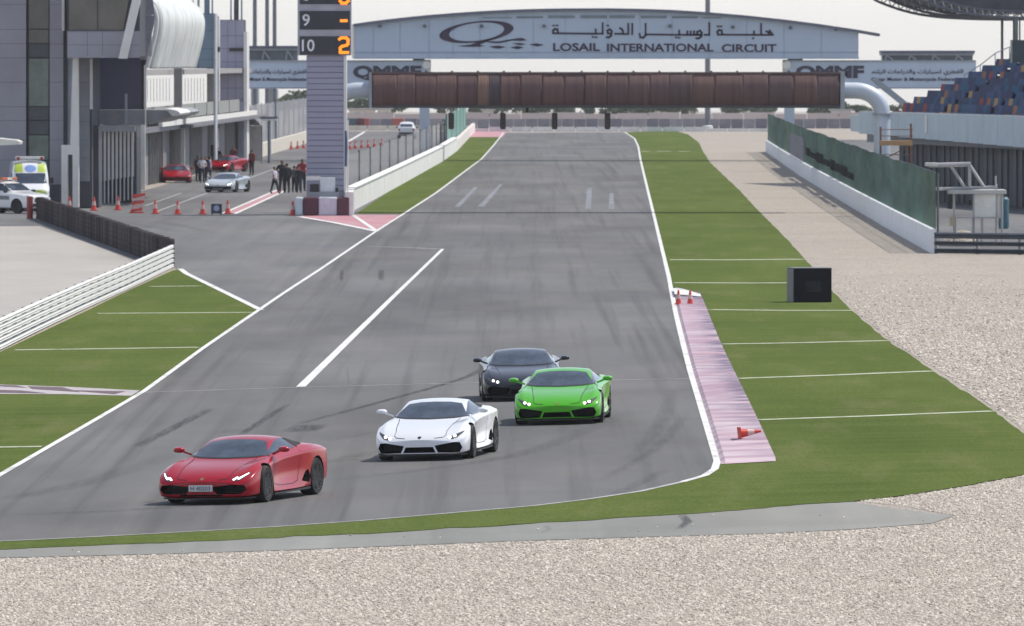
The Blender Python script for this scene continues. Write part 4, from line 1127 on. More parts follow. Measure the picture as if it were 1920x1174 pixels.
# ---- pit building
def pit_building():
    d = 486.0
    root = thing('pit_building', P(100, 392), 'grey panelled pit building with curved white shell and dark glass', 'building')
    def panels(xs, ys, d, mat, name='wall_panel', dep=.12, g=.6):
        for xa, xb in zip(xs[:-1], xs[1:]):
            for ya, yb in zip(ys[:-1], ys[1:]): MB().px(xa + g / 2, ya + g, xb - g / 2, yb, d, dep).build(name, mat, root)
    ys = [-40, 8, 55, 82, 108.5, 154, 200, 226, 262, 300, 346]
    MB().px(-70, -45, 49, 396, d + .1, 8).build('wall_core', JOINT, root)
    panels([-70, -20, 49], ys, d, CLAD)
    MB().px(-70, 346.6, 49, 398, d - .02, .15).build('plinth', CLAD2, root)
    MB().px(49, -45, 93, 396, d + .5, 7).build('wall_core', JOINT, root)
    for ya, yb, m in ((-40, 54, GL_DARK), (56, 81, GL_DARK), (83, 107, plain('spandrel', (.05, .06, .075), .3)), (110, 199, GL_GREEN), (201, 225, MATS['spandrel']), (227, 252, MATS['spandrel']), (254, 300, GL_GREEN), (302, 345, GL_GREEN), (347, 396, CLAD2)):
        MB().px(54, ya, 91, yb, d + .42, .06).build('window_pane', m, root)
    MB().px(93, -45, 126, 398, d + .12, 8).build('wall_core', JOINT, root)
    panels([93, 119], ys, d, CLAD); MB().px(93, 346.6, 119, 398, d - .02, .15).build('plinth', CLAD2, root)
    MB().px(116, -40, 120.5, 58, d - .1, .2).build('white_trim', WHITE_M, root)
    # overhanging upper storey
    f = d - 4
    MB().px(125, -45, 262, 106, f + .12, 16).build('upper_core', JOINT, root)
    panels([126, 164, 192, 236, 262], [58, 84, 108.5], f, CLAD, dep=.1)
    MB().prism([W(128, -45, f + .04), W(128, 56, f + .04), W(231, 56, f + .04), W(250, -45, f + .04)], (0, .06, 0)).build('window_pane', GL_BROWN, root)
    for x in (128, 183): MB().px(x - .8, -45, x + .8, 57, f - .02, .1).build('mullion', BLACK, root)
    MB().px(126, 55.5, 240, 58.5, f - .04, .12).build('sill', CLAD2, root)
    MB().prism([W(258, -45, f - .25), W(274, -45, f - .25), W(238.5, 110, f - .25), W(222, 110, f - .25)], (0, .5, 0)).build('slanted_fin', WHITE_M, root)
    panels([262, 274], [-45, -5, 28, 60, 86, 112], f + 8, CLAD, dep=.1)
    edge = lambda y: (278 if y < -6 else 286 + (y + 5) * .14 if y < 35 else 291 - (y - 35) * .21)
    for ya, yb in ((-45, -5), (-4.4, 28), (28.6, 60), (60.6, 86), (86.6, 112)):
        MB().prism([W(274.6, ya, f + 8), W(edge(ya), ya, f + 8), W(edge((ya + yb) / 2), (ya + yb) / 2, f + 8), W(edge(yb), yb, f + 8), W(274.6, yb, f + 8)], (0, .1, 0)).build('wall_panel', CLAD, root)
    MB().px(262, -45, 274, 112, f + 8.2, 2).build('wall_core', JOINT, root)
    SHELL, st_, sb_ = new_mat('shell_white')
    fz = noise(st_, coords(st_, (1, .35, .06)), 1.6, 5, .65)
    st_.links.new(ramp(st_, fz, [(.35, (.40, .43, .40)), (.5, (.62, .64, .62)), (.62, (.72, .73, .71))]), sb_.inputs['Base Color']); sb_.inputs['Roughness'].default_value = .45
    # curved white shell (sheet metal, swept along the pit lane)
    d1, L = 500.0, 52.0
    prof = spline([W(x, y, d1) for x, y in ((256, -6), (273, 1), (286, 13), (293, 33), (291, 60), (284, 92), (275, 127))], 6)
    n = len(prof); vs = []
    for k in range(9):
        for p in prof: vs.append(p + AX * (L * k / 8))
    mb = MB().add(vs, [(k * n + i, k * n + i + 1, (k + 1) * n + i + 1, (k + 1) * n + i) for k in range(8) for i in range(n - 1)])
    o = mb.build('curved_shell', SHELL, root, smooth='all'); so = o.modifiers.new('t', 'SOLIDIFY'); so.thickness = .25; so.offset = 1
    MB().tube([p + Vector((.02, -.1, 0)) for p in prof], .13, 8).build('shell_rim', WHITE_M, root)
    for k in range(1, 12):
        q = [p + AX * (L * k / 12) + Vector((.04, 0, 0)) for p in prof]
        MB().tube(q, .035, 5).build('shell_seam', STEEL, root)
    MB().prism([W(262, -45, d1)] + prof + [W(262, 127, d1)], (AX * L)).build('shell_core', CLAD, root) if False else None
    MB().px(150, 108, 276, 128, d1 + .5, 50).build('storey_core', CLAD2, root)
    # white leg and portal
    MB().prism([W(136.5, 108, d - 1.5), W(147, 108, d - 1.5), W(147.5, 276, d - 1.5), W(131.5, 276, d - 1.5)], (0, .6, 0)).build('white_leg', WHITE_M, root)
    MB().px(115, 272, 147.5, 290, d - 1.6, .7).build('portal_beam', WHITE_M, root)
    MB().px(115, 290, 127, 397, d - 1.6, .7).build('portal_post', WHITE_M, root); MB().px(136, 290, 147.5, 389, d - 1.6, .7).build('portal_post', WHITE_M, root)
    MB().px(119, 108, 136, 272, d + .3, 6).build('recess_wall', plain('recess_grey', (.33, .37, .43), .5), root)
    MB().px(126, 290, 137, 394, d + .4, .2).build('door', plain('door_grey', (.10, .09, .105), .5), root)
    # panelled pier and the navy screen
    MB().px(148, 108, 172, 390, d + 1.2, 10).build('wall_core', JOINT, root)
    panels([148, 168.5], [108, 155, 200, 228, 262, 296, 340], d + 1, plain('pier_grey', (.24, .25, .265), .5, .1, dirt=.3), dep=.15)
    MB().px(148, 340.5, 169, 389, d + .98, .2).build('plinth', CLAD2, root); MB().px(168.5, 110, 173, 205, d + .9, .3).build('white_trim', WHITE_M, root)
    MB().px(170, 236, 185, 388, d + 3, 4).build('return_wall', CLAD2, root)
    MB().px(173, 110, 266, 205.5, d1, .3).build('navy_screen', NAVY, root)
    MB().px(266, 110, 270, 206, d1 - .1, .4).build('black_trim', BLACK, root); MB().px(270, 122, 274.5, 206, d1 - .2, .5).build('white_trim', WHITE_M, root)
    MB().px(234, 176, 238.5, 232, d1 - 4.5, .15).build('pipe_post', STEEL, root)
    # lower canopy with rounded white nose
    panels([172, 200, 236, 272], [205.5, 234], d1 - 4, plain('canopy_grey', (.27, .275, .29), .5, .1, dirt=.3), 'canopy_panel', dep=3)
    cn = [W(x, y, d1 - 2) for x, y in ((272, 206), (308, 206.5), (320, 210), (326, 214), (322, 219), (300, 226), (272, 234))]
    MB().prism(cn, AX * 30).build('canopy_panel', MATS['canopy_grey'], root)
    no = spline([W(x, y, d1 - 2.4) for x, y in ((310, 204), (330, 207), (337, 212), (333, 217), (322, 217))], 5)
    MB().prism(no, AX * 12).build('canopy_nose', WHITE_M, root)
    # garage front below: pale slats between dark joints, then columns down the pit lane
    MB().px(184, 236, 256, 392, d1 + 5.4, 6).build('garage_core', CLAD2, root)
    for k in range(9):
        x = 187 + k * 7.4; MB().px(x, 247, x + 4.4, 340 + (375 - 340) * 0 - k * 1.2, d1 + 5, .3).build('slat', plain('slat_white', (.74, .73, .72), .6, var=.08), root)
        MB().px(x + .4, 340 - k * 1.2, x + 2.6, 386 - k * 1.6, d1 + 5, .2).build('slat_foot', MATS['slat_white'], root)
    MB().px(184, 236, 254, 247, d1 + 4.6, .5).build('garage_beam', plain('beam_pale', (.42, .44, .48), .5), root)
    # long garage wall going away along the pit lane
    BX = Vector((.018, 1, 0)); w0 = Vector((-24.35, 520, 0))
    zc = W(0, 238, 520).z
    for k in range(24):
        a = w0 + BX * (k * 8.2); b = w0 + BX * (k * 8.2 + 8.0)
        slab(MB(), a, b, -.05, zc, .3, .0).build('garage_door' if k % 3 else 'garage_pier', plain('garage_shade_brown', (.028, .026, .030), .7, var=.3, scale=.3, spec=.2) if k % 3 else plain('garage_pier_grey', (.20, .195, .20), .7), root)  # dark brown doors, darkened further: canopy shade is put into their colour
        if k % 3:
            for j in range(3):
                p = a.lerp(b, (j + .5) / 3) + Vector((.2, 0, 0)); MB().mm((p.x - .06, p.y - .10, 0), (p.x + .06, p.y + .10, zc - .2)).build('door_rib', plain('rib_pale', (.34, .33, .32), .7), root)
    for px_, py_, yt in ((268, 356, 232), (342.5, 336, 240), (406.5, 321, 241)):
        p = P(px_, py_); zt = W(0, yt, p.y).z; MB().box((p.x, p.y, zt / 2), (.30, .30, zt)).build('white_column', WHITE_M, root, bevel=.03)
    # terrace slab, parapets and upper slab
    def swept(name, mat, xa, xb, z0, z1, ya, yb):
        """bar along the garage wall; xa, xb = metres out from the wall line"""
        X = lambda q: -24.35 + .018 * (ya - 520) + q
        return MB().prism([Vector((X(q), ya, z)) for q, z in ((xa, z0), (xb, z0), (xb, z1), (xa, z1))], BX * (yb - ya)).build(name, mat, root)
    zs = 3.85
    swept('terrace_slab', plain('slab_dark', (.16, .155, .18), .6), -.5, 1.0, zs - .42, zs - .12, 560, 705)
    swept('slab_edge', WHITE_M, .95, 1.2, zs - .12, zs + .22, 575, 640); swept('slab_edge', WHITE_M, .95, 1.2, zs - .12, zs + .22, 642, 705)
    swept('canopy_tip', plain('slab_dark', (.16, .155, .18), .6), .9, 1.7, zs - .36, zs - .16, 600, 712)
    for k in range(9):
        swept('parapet_panel', GL_GREEN if k == 0 else plain('parapet_grey', (.26, .27, .25), .5, var=.2), .55, .62, zs + .25, zs + 1.15, 560 + k * 16.2, 560 + k * 16.2 + 15.2)
    swept('upper_slab', plain('slab_brown', (.33, .31, .30), .6), -2, .8, 7.0, 7.35, 560, 705)
    for xa, xb, dd in ((276, 323, 575), (341, 387, 640)):
        for k in range(8): MB().px(xa + (xb - xa) * k / 8, 147, xa + (xb - xa) * k / 8 + .8, 190, dd - .05, .06).build('blind_bar', STEEL, root)
    for xa, xb, dd in ((326, 341, 590), (388, 404, 650)): MB().px(xa, 128, xb, 214, dd, 1).build('terrace_pier', plain('pier_brown', (.22, .21, .205), .6), root)
    # stair towers further down
    MB().px(345, 25, 400, 128, 600, 8).build('tower_core', JOINT, root)
    panels([344, 372, 401], [25, 57, 91, 112, 127], 599.8, CLAD_BLUE, dep=.15)
    MB().px(401, 26, 404, 300, 599.5, 4).build('tower_edge', plain('edge_grey', (.40, .42, .45), .5), root)
    MB().px(405, 30, 411, 190, 652, 1).build('white_trim', WHITE_M, root); MB().px(404, 88, 412, 97, 651.5, 1).build('bracket', BLACK, root)
    MB().px(413, 37, 456, 302, 690, 7).build('tower_core', JOINT, root)
    panels([412, 427, 442, 457], [37, 67, 91, 116, 140, 165, 190], 689.8, CLAD_LILAC, dep=.15); MB().px(430, 90, 457, 96, 689.6, .2).build('slot', BLACK, root)
    MB().px(412, 190, 457, 303, 689.7, .25).build('tower_base', plain('tower_base_grey', (.42, .40, .40), .6), root); MB().px(457, 60, 463, 303, 689.5, 6).build('white_trim', WHITE_M, root)
    MB().px(446, 190, 457.5, 303, 689.2, .3).build('pier', plain('pier_lilac', (.28, .28, .33), .6), root)
    MB().px(375, 272, 400, 303, 655, 1).build('dark_doorway', CAVITY, root)
    # roof masts
    for x, w, c, yb in ((362, 2, WHITE_M, 28), (372, 4, STEEL, 28), (388, 10, CLAD_BLUE, 28), (398, 3, STEEL, 28), (433, 3, STEEL, 38), (443, 9, CLAD2, 38), (453, 3, plain('mast_green', (.20, .28, .24), .5), 38), (316, 3, STEEL, 8), (322, 12, GL_DARK, 5), (340, 3, STEEL, 12)):
        dd = 602 if x < 410 else 692
        MB().px(x - w / 2, -60, x + w / 2, yb, dd + 1, .3).build('roof_mast', c, root)
    return root
pit_building()
# ------------------------------------------------------------------ grandstand
def grandstand():
    A, u, n = Vector((21.75, 520, 0)), Vector((6.3, -42, 0)).normalized(), Vector((.989, .148, 0))
    root = thing('grandstand', A, 'roofed grandstand with blue and orange seats behind the green fence', 'grandstand')
    FAS = plain('fascia_blue', (.46, .55, .62), .5, .1, var=.06, scale=.5, dirt=.3)
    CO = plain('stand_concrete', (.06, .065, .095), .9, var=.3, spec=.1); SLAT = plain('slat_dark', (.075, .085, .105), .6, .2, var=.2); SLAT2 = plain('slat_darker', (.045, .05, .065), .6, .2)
    S0 = -5.0
    for k in range(-2, 20):
        a, b = A + u * (k * 4) - n * .3, A + u * (k * 4 + 4) - n * .3
        za = 3.62 - .008 * (k * 4); slab(MB(), a, b, za, 4.92, .12, .05).build('fascia_panel', FAS, root)
        slab(MB(), a + n * .1, b + n * .1, 4.92, 5.0, .3, 0).build('fascia_cap', plain('cap_pale', (.50, .56, .60), .5), root)
        if k in (3,): slab(MB(), a - n * .08, a - n * .08 + u * .6, 3.9, 4.9, .06, 0).build('white_strip', WHITE_M, root)
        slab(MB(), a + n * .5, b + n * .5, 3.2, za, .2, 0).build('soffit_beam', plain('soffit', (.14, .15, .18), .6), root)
        if k >= -1:
            for j in range(5):
                p, q = a + n * 1.6 + u * (j * .8), a + n * 1.6 + u * (j * .8 + .8)
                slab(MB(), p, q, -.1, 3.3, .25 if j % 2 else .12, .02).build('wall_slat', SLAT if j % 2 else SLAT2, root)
    rows = 14
    mb = MB()
    for i in range(rows):
        a, b = A + n * (i * .8), A + u * 70 + n * (i * .8); c, d_ = b + n * .8, a + n * .8; z = 4.55 + .36 * i
        mb.prism([(p.x, p.y, z - .6) for p in (a, b, c, d_)], (0, 0, .6))
    mb.build('tiers', CO, root)
    # end wall of the stand, facing down the track
    seat = MB(); seat.box((0, .0, .42), (.44, .40, .05)); seat.box((0, .20, .66), (.44, .05, .44), mat=Matrix.Translation((0, .22, .64)) @ Matrix.Rotation(R(-10), 4, 'X'))
    sm = seat.mesh('seat')
    cols = [plain('seat_navy', (.035, .048, .115), .7, spec=.15), plain('seat_blue', (.045, .085, .18), .7, spec=.15), plain('seat_teal', (.018, .10, .18), .7, spec=.15), plain('seat_orange', (.32, .14, .07), .7, spec=.15), plain('seat_red', (.28, .045, .04), .7, spec=.15), plain('seat_tan', (.40, .26, .11), .7, spec=.15)]
    sm.materials.append(cols[0])
    rng = random.Random(11); spots = []
    rot = math.atan2(n.y, n.x) - math.pi / 2
    def pick(i, j):
        r = random.Random(i * 131 + j // 2 * 17 + 5).random()
        return cols[0 if r < .52 else 1 if r < .78 else 2 if r < .88 else 3 if r < .93 else 4 if r < .97 else 5]
    for i in range(rows):
        for j in range(130):
            s = .4 + j * .5
            if (j + i * 2) % 26 in (0, 1): continue            # stairways
            p = A + u * s + n * (i * .8 + .22)
            x = 960 + FPX * p.x / p.y
            if x > 1930: break
            spots.append((p.y, Vector((p.x, p.y, 4.55 + .36 * i)), i, j))
    spots.sort(key=lambda q: q[0])
    base = abs_loc(root)
    for _, p, i, j in spots[:300]:
        o = bpy.data.objects.new('seat', sm); COL.objects.link(o); o.parent = root; o.location = p - base; o.rotation_euler = (0, 0, rot); o.scale = (1.08, 1.2, 1.12)
        o.material_slots[0].link = 'OBJECT'; o.material_slots[0].material = pick(i, j)
    rest = MB(); M = Matrix.Rotation(rot, 3, 'Z') @ Matrix.Diagonal((1.08, 1.2, 1.12))
    for _, p, i, j in spots[300:]:
        mi = cols.index(pick(i, j)); k = len(rest.v)
        rest.v += [M @ v + p for v in seat.v]
        for f in seat.f: rest.f.append([q + k for q in f]); rest.m.append(mi)
    if rest.v:
        o = rest.build('far_seats', cols, root); o['kind'] = 'stuff'
    print('seats', len(spots))
    # stairs treads (tan) between the seat blocks
    # roof: curved deck carried by trusses
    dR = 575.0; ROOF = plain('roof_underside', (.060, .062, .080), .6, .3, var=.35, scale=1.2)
    low = [(1712, -11), (1732, 1), (1772, 15.6), (1808, 24.5), (1845, 29.7), (1876, 32), (1925, 34), (1990, 35)]
    prof = spline([W(x, y, dR) for x, y in low], 5)
    up = [p + Vector((.1, 0, .40)) for p in prof]
    deck = [p + Vector((0, 0, .42)) for p in prof]
    for k in range(0, len(prof) - 1, 3):
        k2 = min(k + 3, len(prof) - 1)
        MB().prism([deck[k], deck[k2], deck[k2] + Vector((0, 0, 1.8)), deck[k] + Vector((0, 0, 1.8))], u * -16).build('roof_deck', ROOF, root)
    for f in range(4):
        off = u * -(f * 5)
        MB().tube([p + off for p in prof], .09, 6).build('truss_chord', plain('truss_steel', (.13, .14, .165), .5, .4), root)
        MB().tube([p + off for p in up], .07, 6).build('truss_chord', MATS['truss_steel'], root)
        for k in range(0, len(prof) - 2, 2):
            MB().bar(prof[k] + off, up[k + 1] + off, .07).build('truss_web', MATS['truss_steel'], root); MB().bar(up[k + 1] + off, prof[k + 2] + off, .07).build('truss_web', plain('truss_pale', (.35, .37, .40), .5, .4), root)
    for x, w in ((1879, 5), (1901, 4), (1912, 3), (1924, 4)): MB().px(x - w / 2, 31, x + w / 2, 240, 576, .2).build('roof_column', plain('column_dark', (.06, .062, .085), .5, .3), root)
    MB().px(1898, 75, 1960, 118, 504, 2).build('booth', plain('booth_dark', (.035, .055, .065), .4), root); MB().px(1903, 36, 1909, 75, 504, .1).build('booth_glass', GL_GREEN, root)
    pr = [W(x, y, 520.5) for x, y in ((1808, 141), (1838, 122), (1866, 100), (1893, 88))]
    MB().tube(pr, .03, 5).build('hand_rail', STEEL, root)
    for p in pr: MB().tube([p, p + Vector((0, 0, -1.0))], .03, 5).build('rail_post', STEEL, root)
    # near vertical side return on the left
    MB().prism([W(1596, 216, 545), W(1672, 218, 521), W(1672, 254, 521), W(1596, 246, 545)], (0, 1.0, 0)).build('wing_wall', FAS, root)
    MB().bar(W(1640, 150, 530), W(1702, 200, 530), .35).build('stay', STEEL, root)
grandstand()
# scaffold by the gantry leg
def scaffold():
    d = 462.0; O = plain('scaffold_rust', (.17, .085, .05), .7); t = thing('scaffold', W(1682, 300, d), 'rusty scaffold with an orange plank beside the right gantry leg', 'scaffold')
    for x in (1652, 1709):
        a, b = W(x, 300, d), W(x, 238 if x < 1700 else 232, d); a.z = 0
        for dy in (0, 1.2): MB().tube([a + Vector((0, dy, 0)), b + Vector((0, dy, 0))], .03, 6).build('upright', O, t)
    for y in (243, 255, 290): MB().tube([W(1650, y, d), W(1712, y, d)], .022, 6).build('ledger', O, t)
    MB().px(1650, 264, 1711, 273, d - .05, 1.3).build('plank', plain('plank_orange', (.42, .25, .12), .8), t)
    MB().tube([W(1654, 300, d), W(1708, 273, d)], .03, 6).build('brace', O, t)
scaffold()

# ------------------------------------------------------------------ marshal post beyond the right guard rail
def marshal_post():
    d = 388.0; t = thing('marshal_post', P(1830, 462), 'open steel marshal post with a white panel behind the right guard rail', 'marshal post')
    GP = plain('post_pale_steel', (.40, .40, .40), .5, .3)
    WP = plain('panel_white', (.74, .73, .68), .6)
    MB().px(1827, 362, 1867, 410, d, .08).build('white_panel', WP, t, bevel=.02); MB().px(1870, 362, 1878, 409, d + .1, .08).build('white_panel', WP, t)
    MB().px(1781, 356, 1887, 364, d - .2, 2.0).build('roof_slab', plain('roof_pale', (.48, .48, .46), .6), t, bevel=.03)
    for x, y0 in ((1789, 360), (1826, 362), (1841, 410), (1868, 345), (1879, 362)):
        a = W(x, y0, d); MB().tube([(a.x, d + .05, ground(a.x, d)), (a.x, d + .05, a.z)], .05, 6).build('upright', GP, t)
    MB().tube([W(1742, 310, d), W(1820, 308, d)], .10, 8).build('top_beam', GP, t); MB().tube([W(1752, 355, d), W(1870, 351, d)], .07, 8).build('lower_beam', GP, t)
    for a, b in (((1782, 310), (1810, 353)), ((1818, 309), (1846, 352)), ((1818, 309), (1818, 352))): MB().tube([W(*a, d), W(*b, d)], .07, 6).build('strut', GP, t)
    MB().tube([W(1867, 352, d), W(1867, 330, d)], .04, 6).build('aerial', GP, t)
    MB().px(1790, 407, 1880, 409.5, d - .1, .1).build('hand_rail', GP, t)
    for x in (1791, 1822, 1842, 1878): MB().px(x, 409, x + 2, 436, d - .1, .06).build('rail_post', GP, t)
    MB().px(1777, 366, 1786, 392, d + .4, .3).build('speaker', BLACK, t, bevel=.04); MB().px(1816, 375, 1821, 384, d + .5, .2).build('switch_box', BLACK, t)
    MB().px(1781, 407, 1790, 424, d - .3, .3).build('box', plain('box_tan', (.40, .34, .22), .7), t)
    MB().px(1735, 305, 1758, 312, d - .2, .4).build('lamp_head', plain('lamp_pale', (.60, .60, .56), .5), t, bevel=.03)
    MB().px(1752, 351, 1768, 357, d - .2, .4).build('lamp_head', MATS['lamp_pale'], t, bevel=.03)
marshal_post()
tag(MB().lathe([(.22, 0), (.26, .2), (.24, .9), (.26, 1.4), (.18, 1.5)], P(1913, 440) + Vector((0, 14, 0)), n=14).build('bin', plain('teal_plastic', (.03, .12, .16), .5), smooth=True), 'teal drum standing below the grandstand at the right edge', 'drum')
def sand_heap():
    p = P(1768, 462) + Vector((1.0, 4, 0)); rng = random.Random(3); n = 16; mb = MB()
    rings = [(.9, 0), (.66, .3), (.36, .52), (.08, .62)]
    vs = [p + Vector((r * math.cos(2 * math.pi * k / n) * rng.uniform(.9, 1.1), r * 1.6 * math.sin(2 * math.pi * k / n), h * rng.uniform(.85, 1.1))) for r, h in rings for k in range(n)]
    mb.add(vs, [(i * n + k, i * n + (k + 1) % n, (i + 1) * n + (k + 1) % n, (i + 1) * n + k) for i in range(3) for k in range(n)] + [tuple(range(3 * n, 4 * n))])
    tag(mb.build('sand_heap', GRAVEL, smooth='all'), 'pale heap of sand behind the end of the white wall', 'sand heap')
sand_heap()

# ------------------------------------------------------------------ black box on the turf
def black_box():
    p = P(1524, 568); t = thing('black_box', p, 'square black box standing on the turf by the gravel edge', 'box')
    t.rotation_euler = (0, 0, R(9)); w, h, dp = 1.26, 1.13, 1.15
    MB().box((0, dp / 2, h / 2), (w, dp, h)).build('case', plain('case_black', (.010, .011, .015), .8, var=.25, scale=2, spec=.15), t, local=True, bevel=.02)
    MB().box((.02, -.008, h * .47), (w * .40, .012, h * .32)).build('faded_print', plain('case_print', (.022, .024, .032), .8, var=.3, scale=6, spec=.15), t, local=True)
    MB().box((-w / 2 - .01, dp / 2, h / 2), (.02, dp * .96, h * .97)).build('side_panel', plain('case_side', (.12, .125, .14), .55), t, local=True)
    MB().box((0, dp / 2, h + .008), (w * 1.01, dp * 1.01, .015)).build('lid', plain('case_lid', (.16, .16, .17), .5), t, local=True)
black_box()

# ------------------------------------------------------------------ traffic cones and barriers
CONE, BANDW = plain('cone_orange', (.62, .055, .035), .5), plain('cone_band', (.62, .42, .38), .5)
cone_base = MB().box((0, 0, .025), (.42, .42, .05)).mesh('cone_foot'); cone_base.materials.append(CONE)
cone_body = MB().lathe([(.155, .05), (.115, .30), (.075, .54), (.04, .75), (.02, .76)], n=16).mesh('cone_body'); cone_body.materials.append(CONE); finish(cone_body)
cone_band = MB().lathe([(.122, .29), (.084, .52), (.080, .52), (.118, .29)], n=16).mesh('cone_band'); cone_band.materials.append(BANDW); finish(cone_band)
def cone(px, py, label, group, zo=.012, rot=None, s=1.0):
    p = P(px, py, zo); t = thing('traffic_cone', p, label, 'traffic cone', group); t.scale = (s,) * 3
    for nm, me in (('foot', cone_base), ('body', cone_body), ('reflective_band', cone_band)):
        o = bpy.data.objects.new(nm, me); COL.objects.link(o); o.parent = t
    if rot: t.rotation_euler = rot; t.location.z += .12
    return t
row = [(130, 394, 'beside the white portal'), (176, 395, 'second from the portal'), (221, 394, 'just left of the striped barrier'), (291, 401, 'just right of the striped barrier'), (333, 402, 'second right of the striped barrier'), (380, 402, 'left of the small dark sign'), (427, 401, 'at the near end of the pink strip')]
for x, y, w in row: cone(x, y, 'orange cone in the pit exit row, ' + w, 'cones across the pit exit', s=.95)
cone(549, 404, 'orange cone against the pale block of the scoring tower', 'cones across the pit exit')
for k, x in enumerate((546, 558, 569)): cone(x, 280 - k, 'small orange cone by the far cream wall, %s of three' % ('leftmost', 'middle', 'rightmost')[k], 'cones far down the pit lane', s=.95)
for k, x in enumerate((656, 666, 678, 690, 702, 716)): cone(x, 280 - k * 1.2, 'small orange cone behind the pit wall fence, %s of six from the tower' % ('first', 'second', 'third', 'fourth', 'fifth', 'sixth')[k], 'cones behind the pit wall fence', s=.95)
cone(1272, 571, 'left of two orange cones at the start of the kerb', 'cones on the kerb', .06, s=.62); cone(1294, 571, 'right of two orange cones at the start of the kerb', 'cones on the kerb', .06, s=.62)
cone(1385, 824, 'orange cone knocked over on the kerb near the corner', 'cones on the kerb', .08, rot=(R(84), R(0), R(100)), s=.62)
def stripe_barrier():
    p = P(256, 400); t = thing('striped_barrier', p, 'orange and white striped barrier leaning between the pit exit cones', 'barrier')
    for k in range(5):
        z = .12 + k * .19
        MB().bar(p + Vector((-.30 + k * .02, 0, z)), p + Vector((.30 + k * .04, .1, z + .11)), .12, .14).build('stripe', CONE if k % 2 == 0 else BANDW, t)
    for s in (-1, 1): MB().box(p + Vector((s * .2, .12, .45)), (.05, .05, .95)).build('upright', plain('grey_post', (.30, .30, .30), .6), t)
    MB().box(p + Vector((0, .1, .04)), (.75, .4, .08)).build('foot', CONE, t)
stripe_barrier()
def small_sign():
    p = P(406, 403); t = thing('floor_sign', p, 'small dark square sign with a pale round mark between pit exit cones', 'sign')
    MB().box(p + Vector((0, 0, .32)), (.56, .10, .5)).build('panel', plain('sign_navy', (.035, .04, .07), .5), t); MB().lathe([(.15, -.01), (.15, .0)], p + Vector((0, -.056, .34)), n=18, axis='Y').build('round_mark', plain('sign_mark', (.40, .44, .60), .5), t)
    for s in (-1, 1): MB().box(p + Vector((s * .22, .02, .05)), (.05, .3, .1)).build('foot', BLACK, t)
small_sign()

# ------------------------------------------------------------------ people
def body_mesh(pose):
    J = {'pelvis': (0, 0, .96), 'spine': (0, 0, 1.16), 'chest': (0, -.01, 1.36), 'neck': (0, 0, 1.49), 'head': (0, -.015, 1.60), 'top': (0, -.005, 1.70)}
    rad = {'pelvis': (.15, .115), 'spine': (.135, .10), 'chest': (.155, .115), 'neck': (.055, .055), 'head': (.078, .095), 'top': (.06, .07)}
    E = [('pelvis', 'spine'), ('spine', 'chest'), ('chest', 'neck'), ('neck', 'head'), ('head', 'top')]
    for s, n in ((-1, 'l'), (1, 'r')):
        st = {'stand': 0, 'hips': .04, 'walk': .22 * s}[pose]
        J.update({'hip' + n: (s * .09, 0, .90), 'knee' + n: (s * .11, -.02 - (st if pose == 'walk' else 0) * .6, .50), 'ank' + n: (s * .12, .02 - (st if pose == 'walk' else 0), .09), 'toe' + n: (s * .14, -.15 - (st if pose == 'walk' else 0), .04)})
        rad.update({'hip' + n: (.095, .1), 'knee' + n: (.062, .066), 'ank' + n: (.042, .045), 'toe' + n: (.042, .034)})
        if pose == 'hips': arm = [(s * .19, 0, 1.42), (s * .33, .06, 1.19), (s * .19, -.10, 1.08), (s * .13, -.14, 1.06)]
        elif pose == 'walk': arm = [(s * .19, 0, 1.42), (s * .245, .06 * s, 1.15), (s * .23, -.05 + .12 * s, .93), (s * .22, -.07 + .14 * s, .84)]
        else: arm = [(s * .19, 0, 1.42), (s * .245, .03, 1.15), (s * .235, -.04, .92), (s * .225, -.06, .83)]
        for nm, q, r in zip(('sh', 'el', 'wr', 'ha'), arm, ((.062, .065), (.045, .047), (.032, .034), (.036, .024))): J[nm + n] = q; rad[nm + n] = r
        E += [('pelvis', 'hip' + n), ('hip' + n, 'knee' + n), ('knee' + n, 'ank' + n), ('ank' + n, 'toe' + n), ('chest', 'sh' + n), ('sh' + n, 'el' + n), ('el' + n, 'wr' + n), ('wr' + n, 'ha' + n)]
    ks = list(J); me = bpy.data.meshes.new('person'); me.from_pydata([J[k] for k in ks], [(ks.index(a), ks.index(b)) for a, b in E], [])
    o = bpy.data.objects.new('tmp', me); COL.objects.link(o)
    o.modifiers.new('s', 'SKIN')
    for k, v in zip(ks, me.skin_vertices[0].data): v.radius = tuple(q * (1.08 if k in ('head', 'top', 'neck') else 1.2) for q in rad[k]); v.use_root = (k == 'pelvis')
    sb = o.modifiers.new('u', 'SUBSURF'); sb.levels = 2; sb.render_levels = 2
    r = evaluated(o); bpy.data.objects.remove(o)
    for k in range(5): r.materials.append(BLACK)
    for p in r.polygons:
        c = p.center; arm = abs(c.x) > .2 or (pose == 'hips' and c.y < -.11 and 1.0 < c.z < 1.2)
        p.material_index = 3 if c.z < .085 else 1 if (c.z < .98 and not (arm and c.z > .78)) else 2 if (c.z > 1.485 or (arm and c.z < .885)) else 4 if (arm and c.z < 1.24) else 0
        p.use_smooth = True
    return r
POSES = {k: body_mesh(k) for k in ('stand', 'hips', 'walk')}
def hair_mesh():
    bm = bmesh.new(); bmesh.ops.create_icosphere(bm, subdivisions=3, radius=1)
    for v in bm.verts:
        v.co = Vector((v.co.x * .086, v.co.y * .103 + .012, v.co.z * .088 + 1.645))
    bmesh.ops.delete(bm, geom=[v for v in bm.verts if v.co.z < 1.60 and v.co.y < .03 or v.co.y < -.062 and v.co.z < 1.665], context='VERTS')
    me = bpy.data.meshes.new('hair'); bm.to_mesh(me); bm.free(); me.materials.append(BLACK); finish(me); return me
HAIR = hair_mesh()
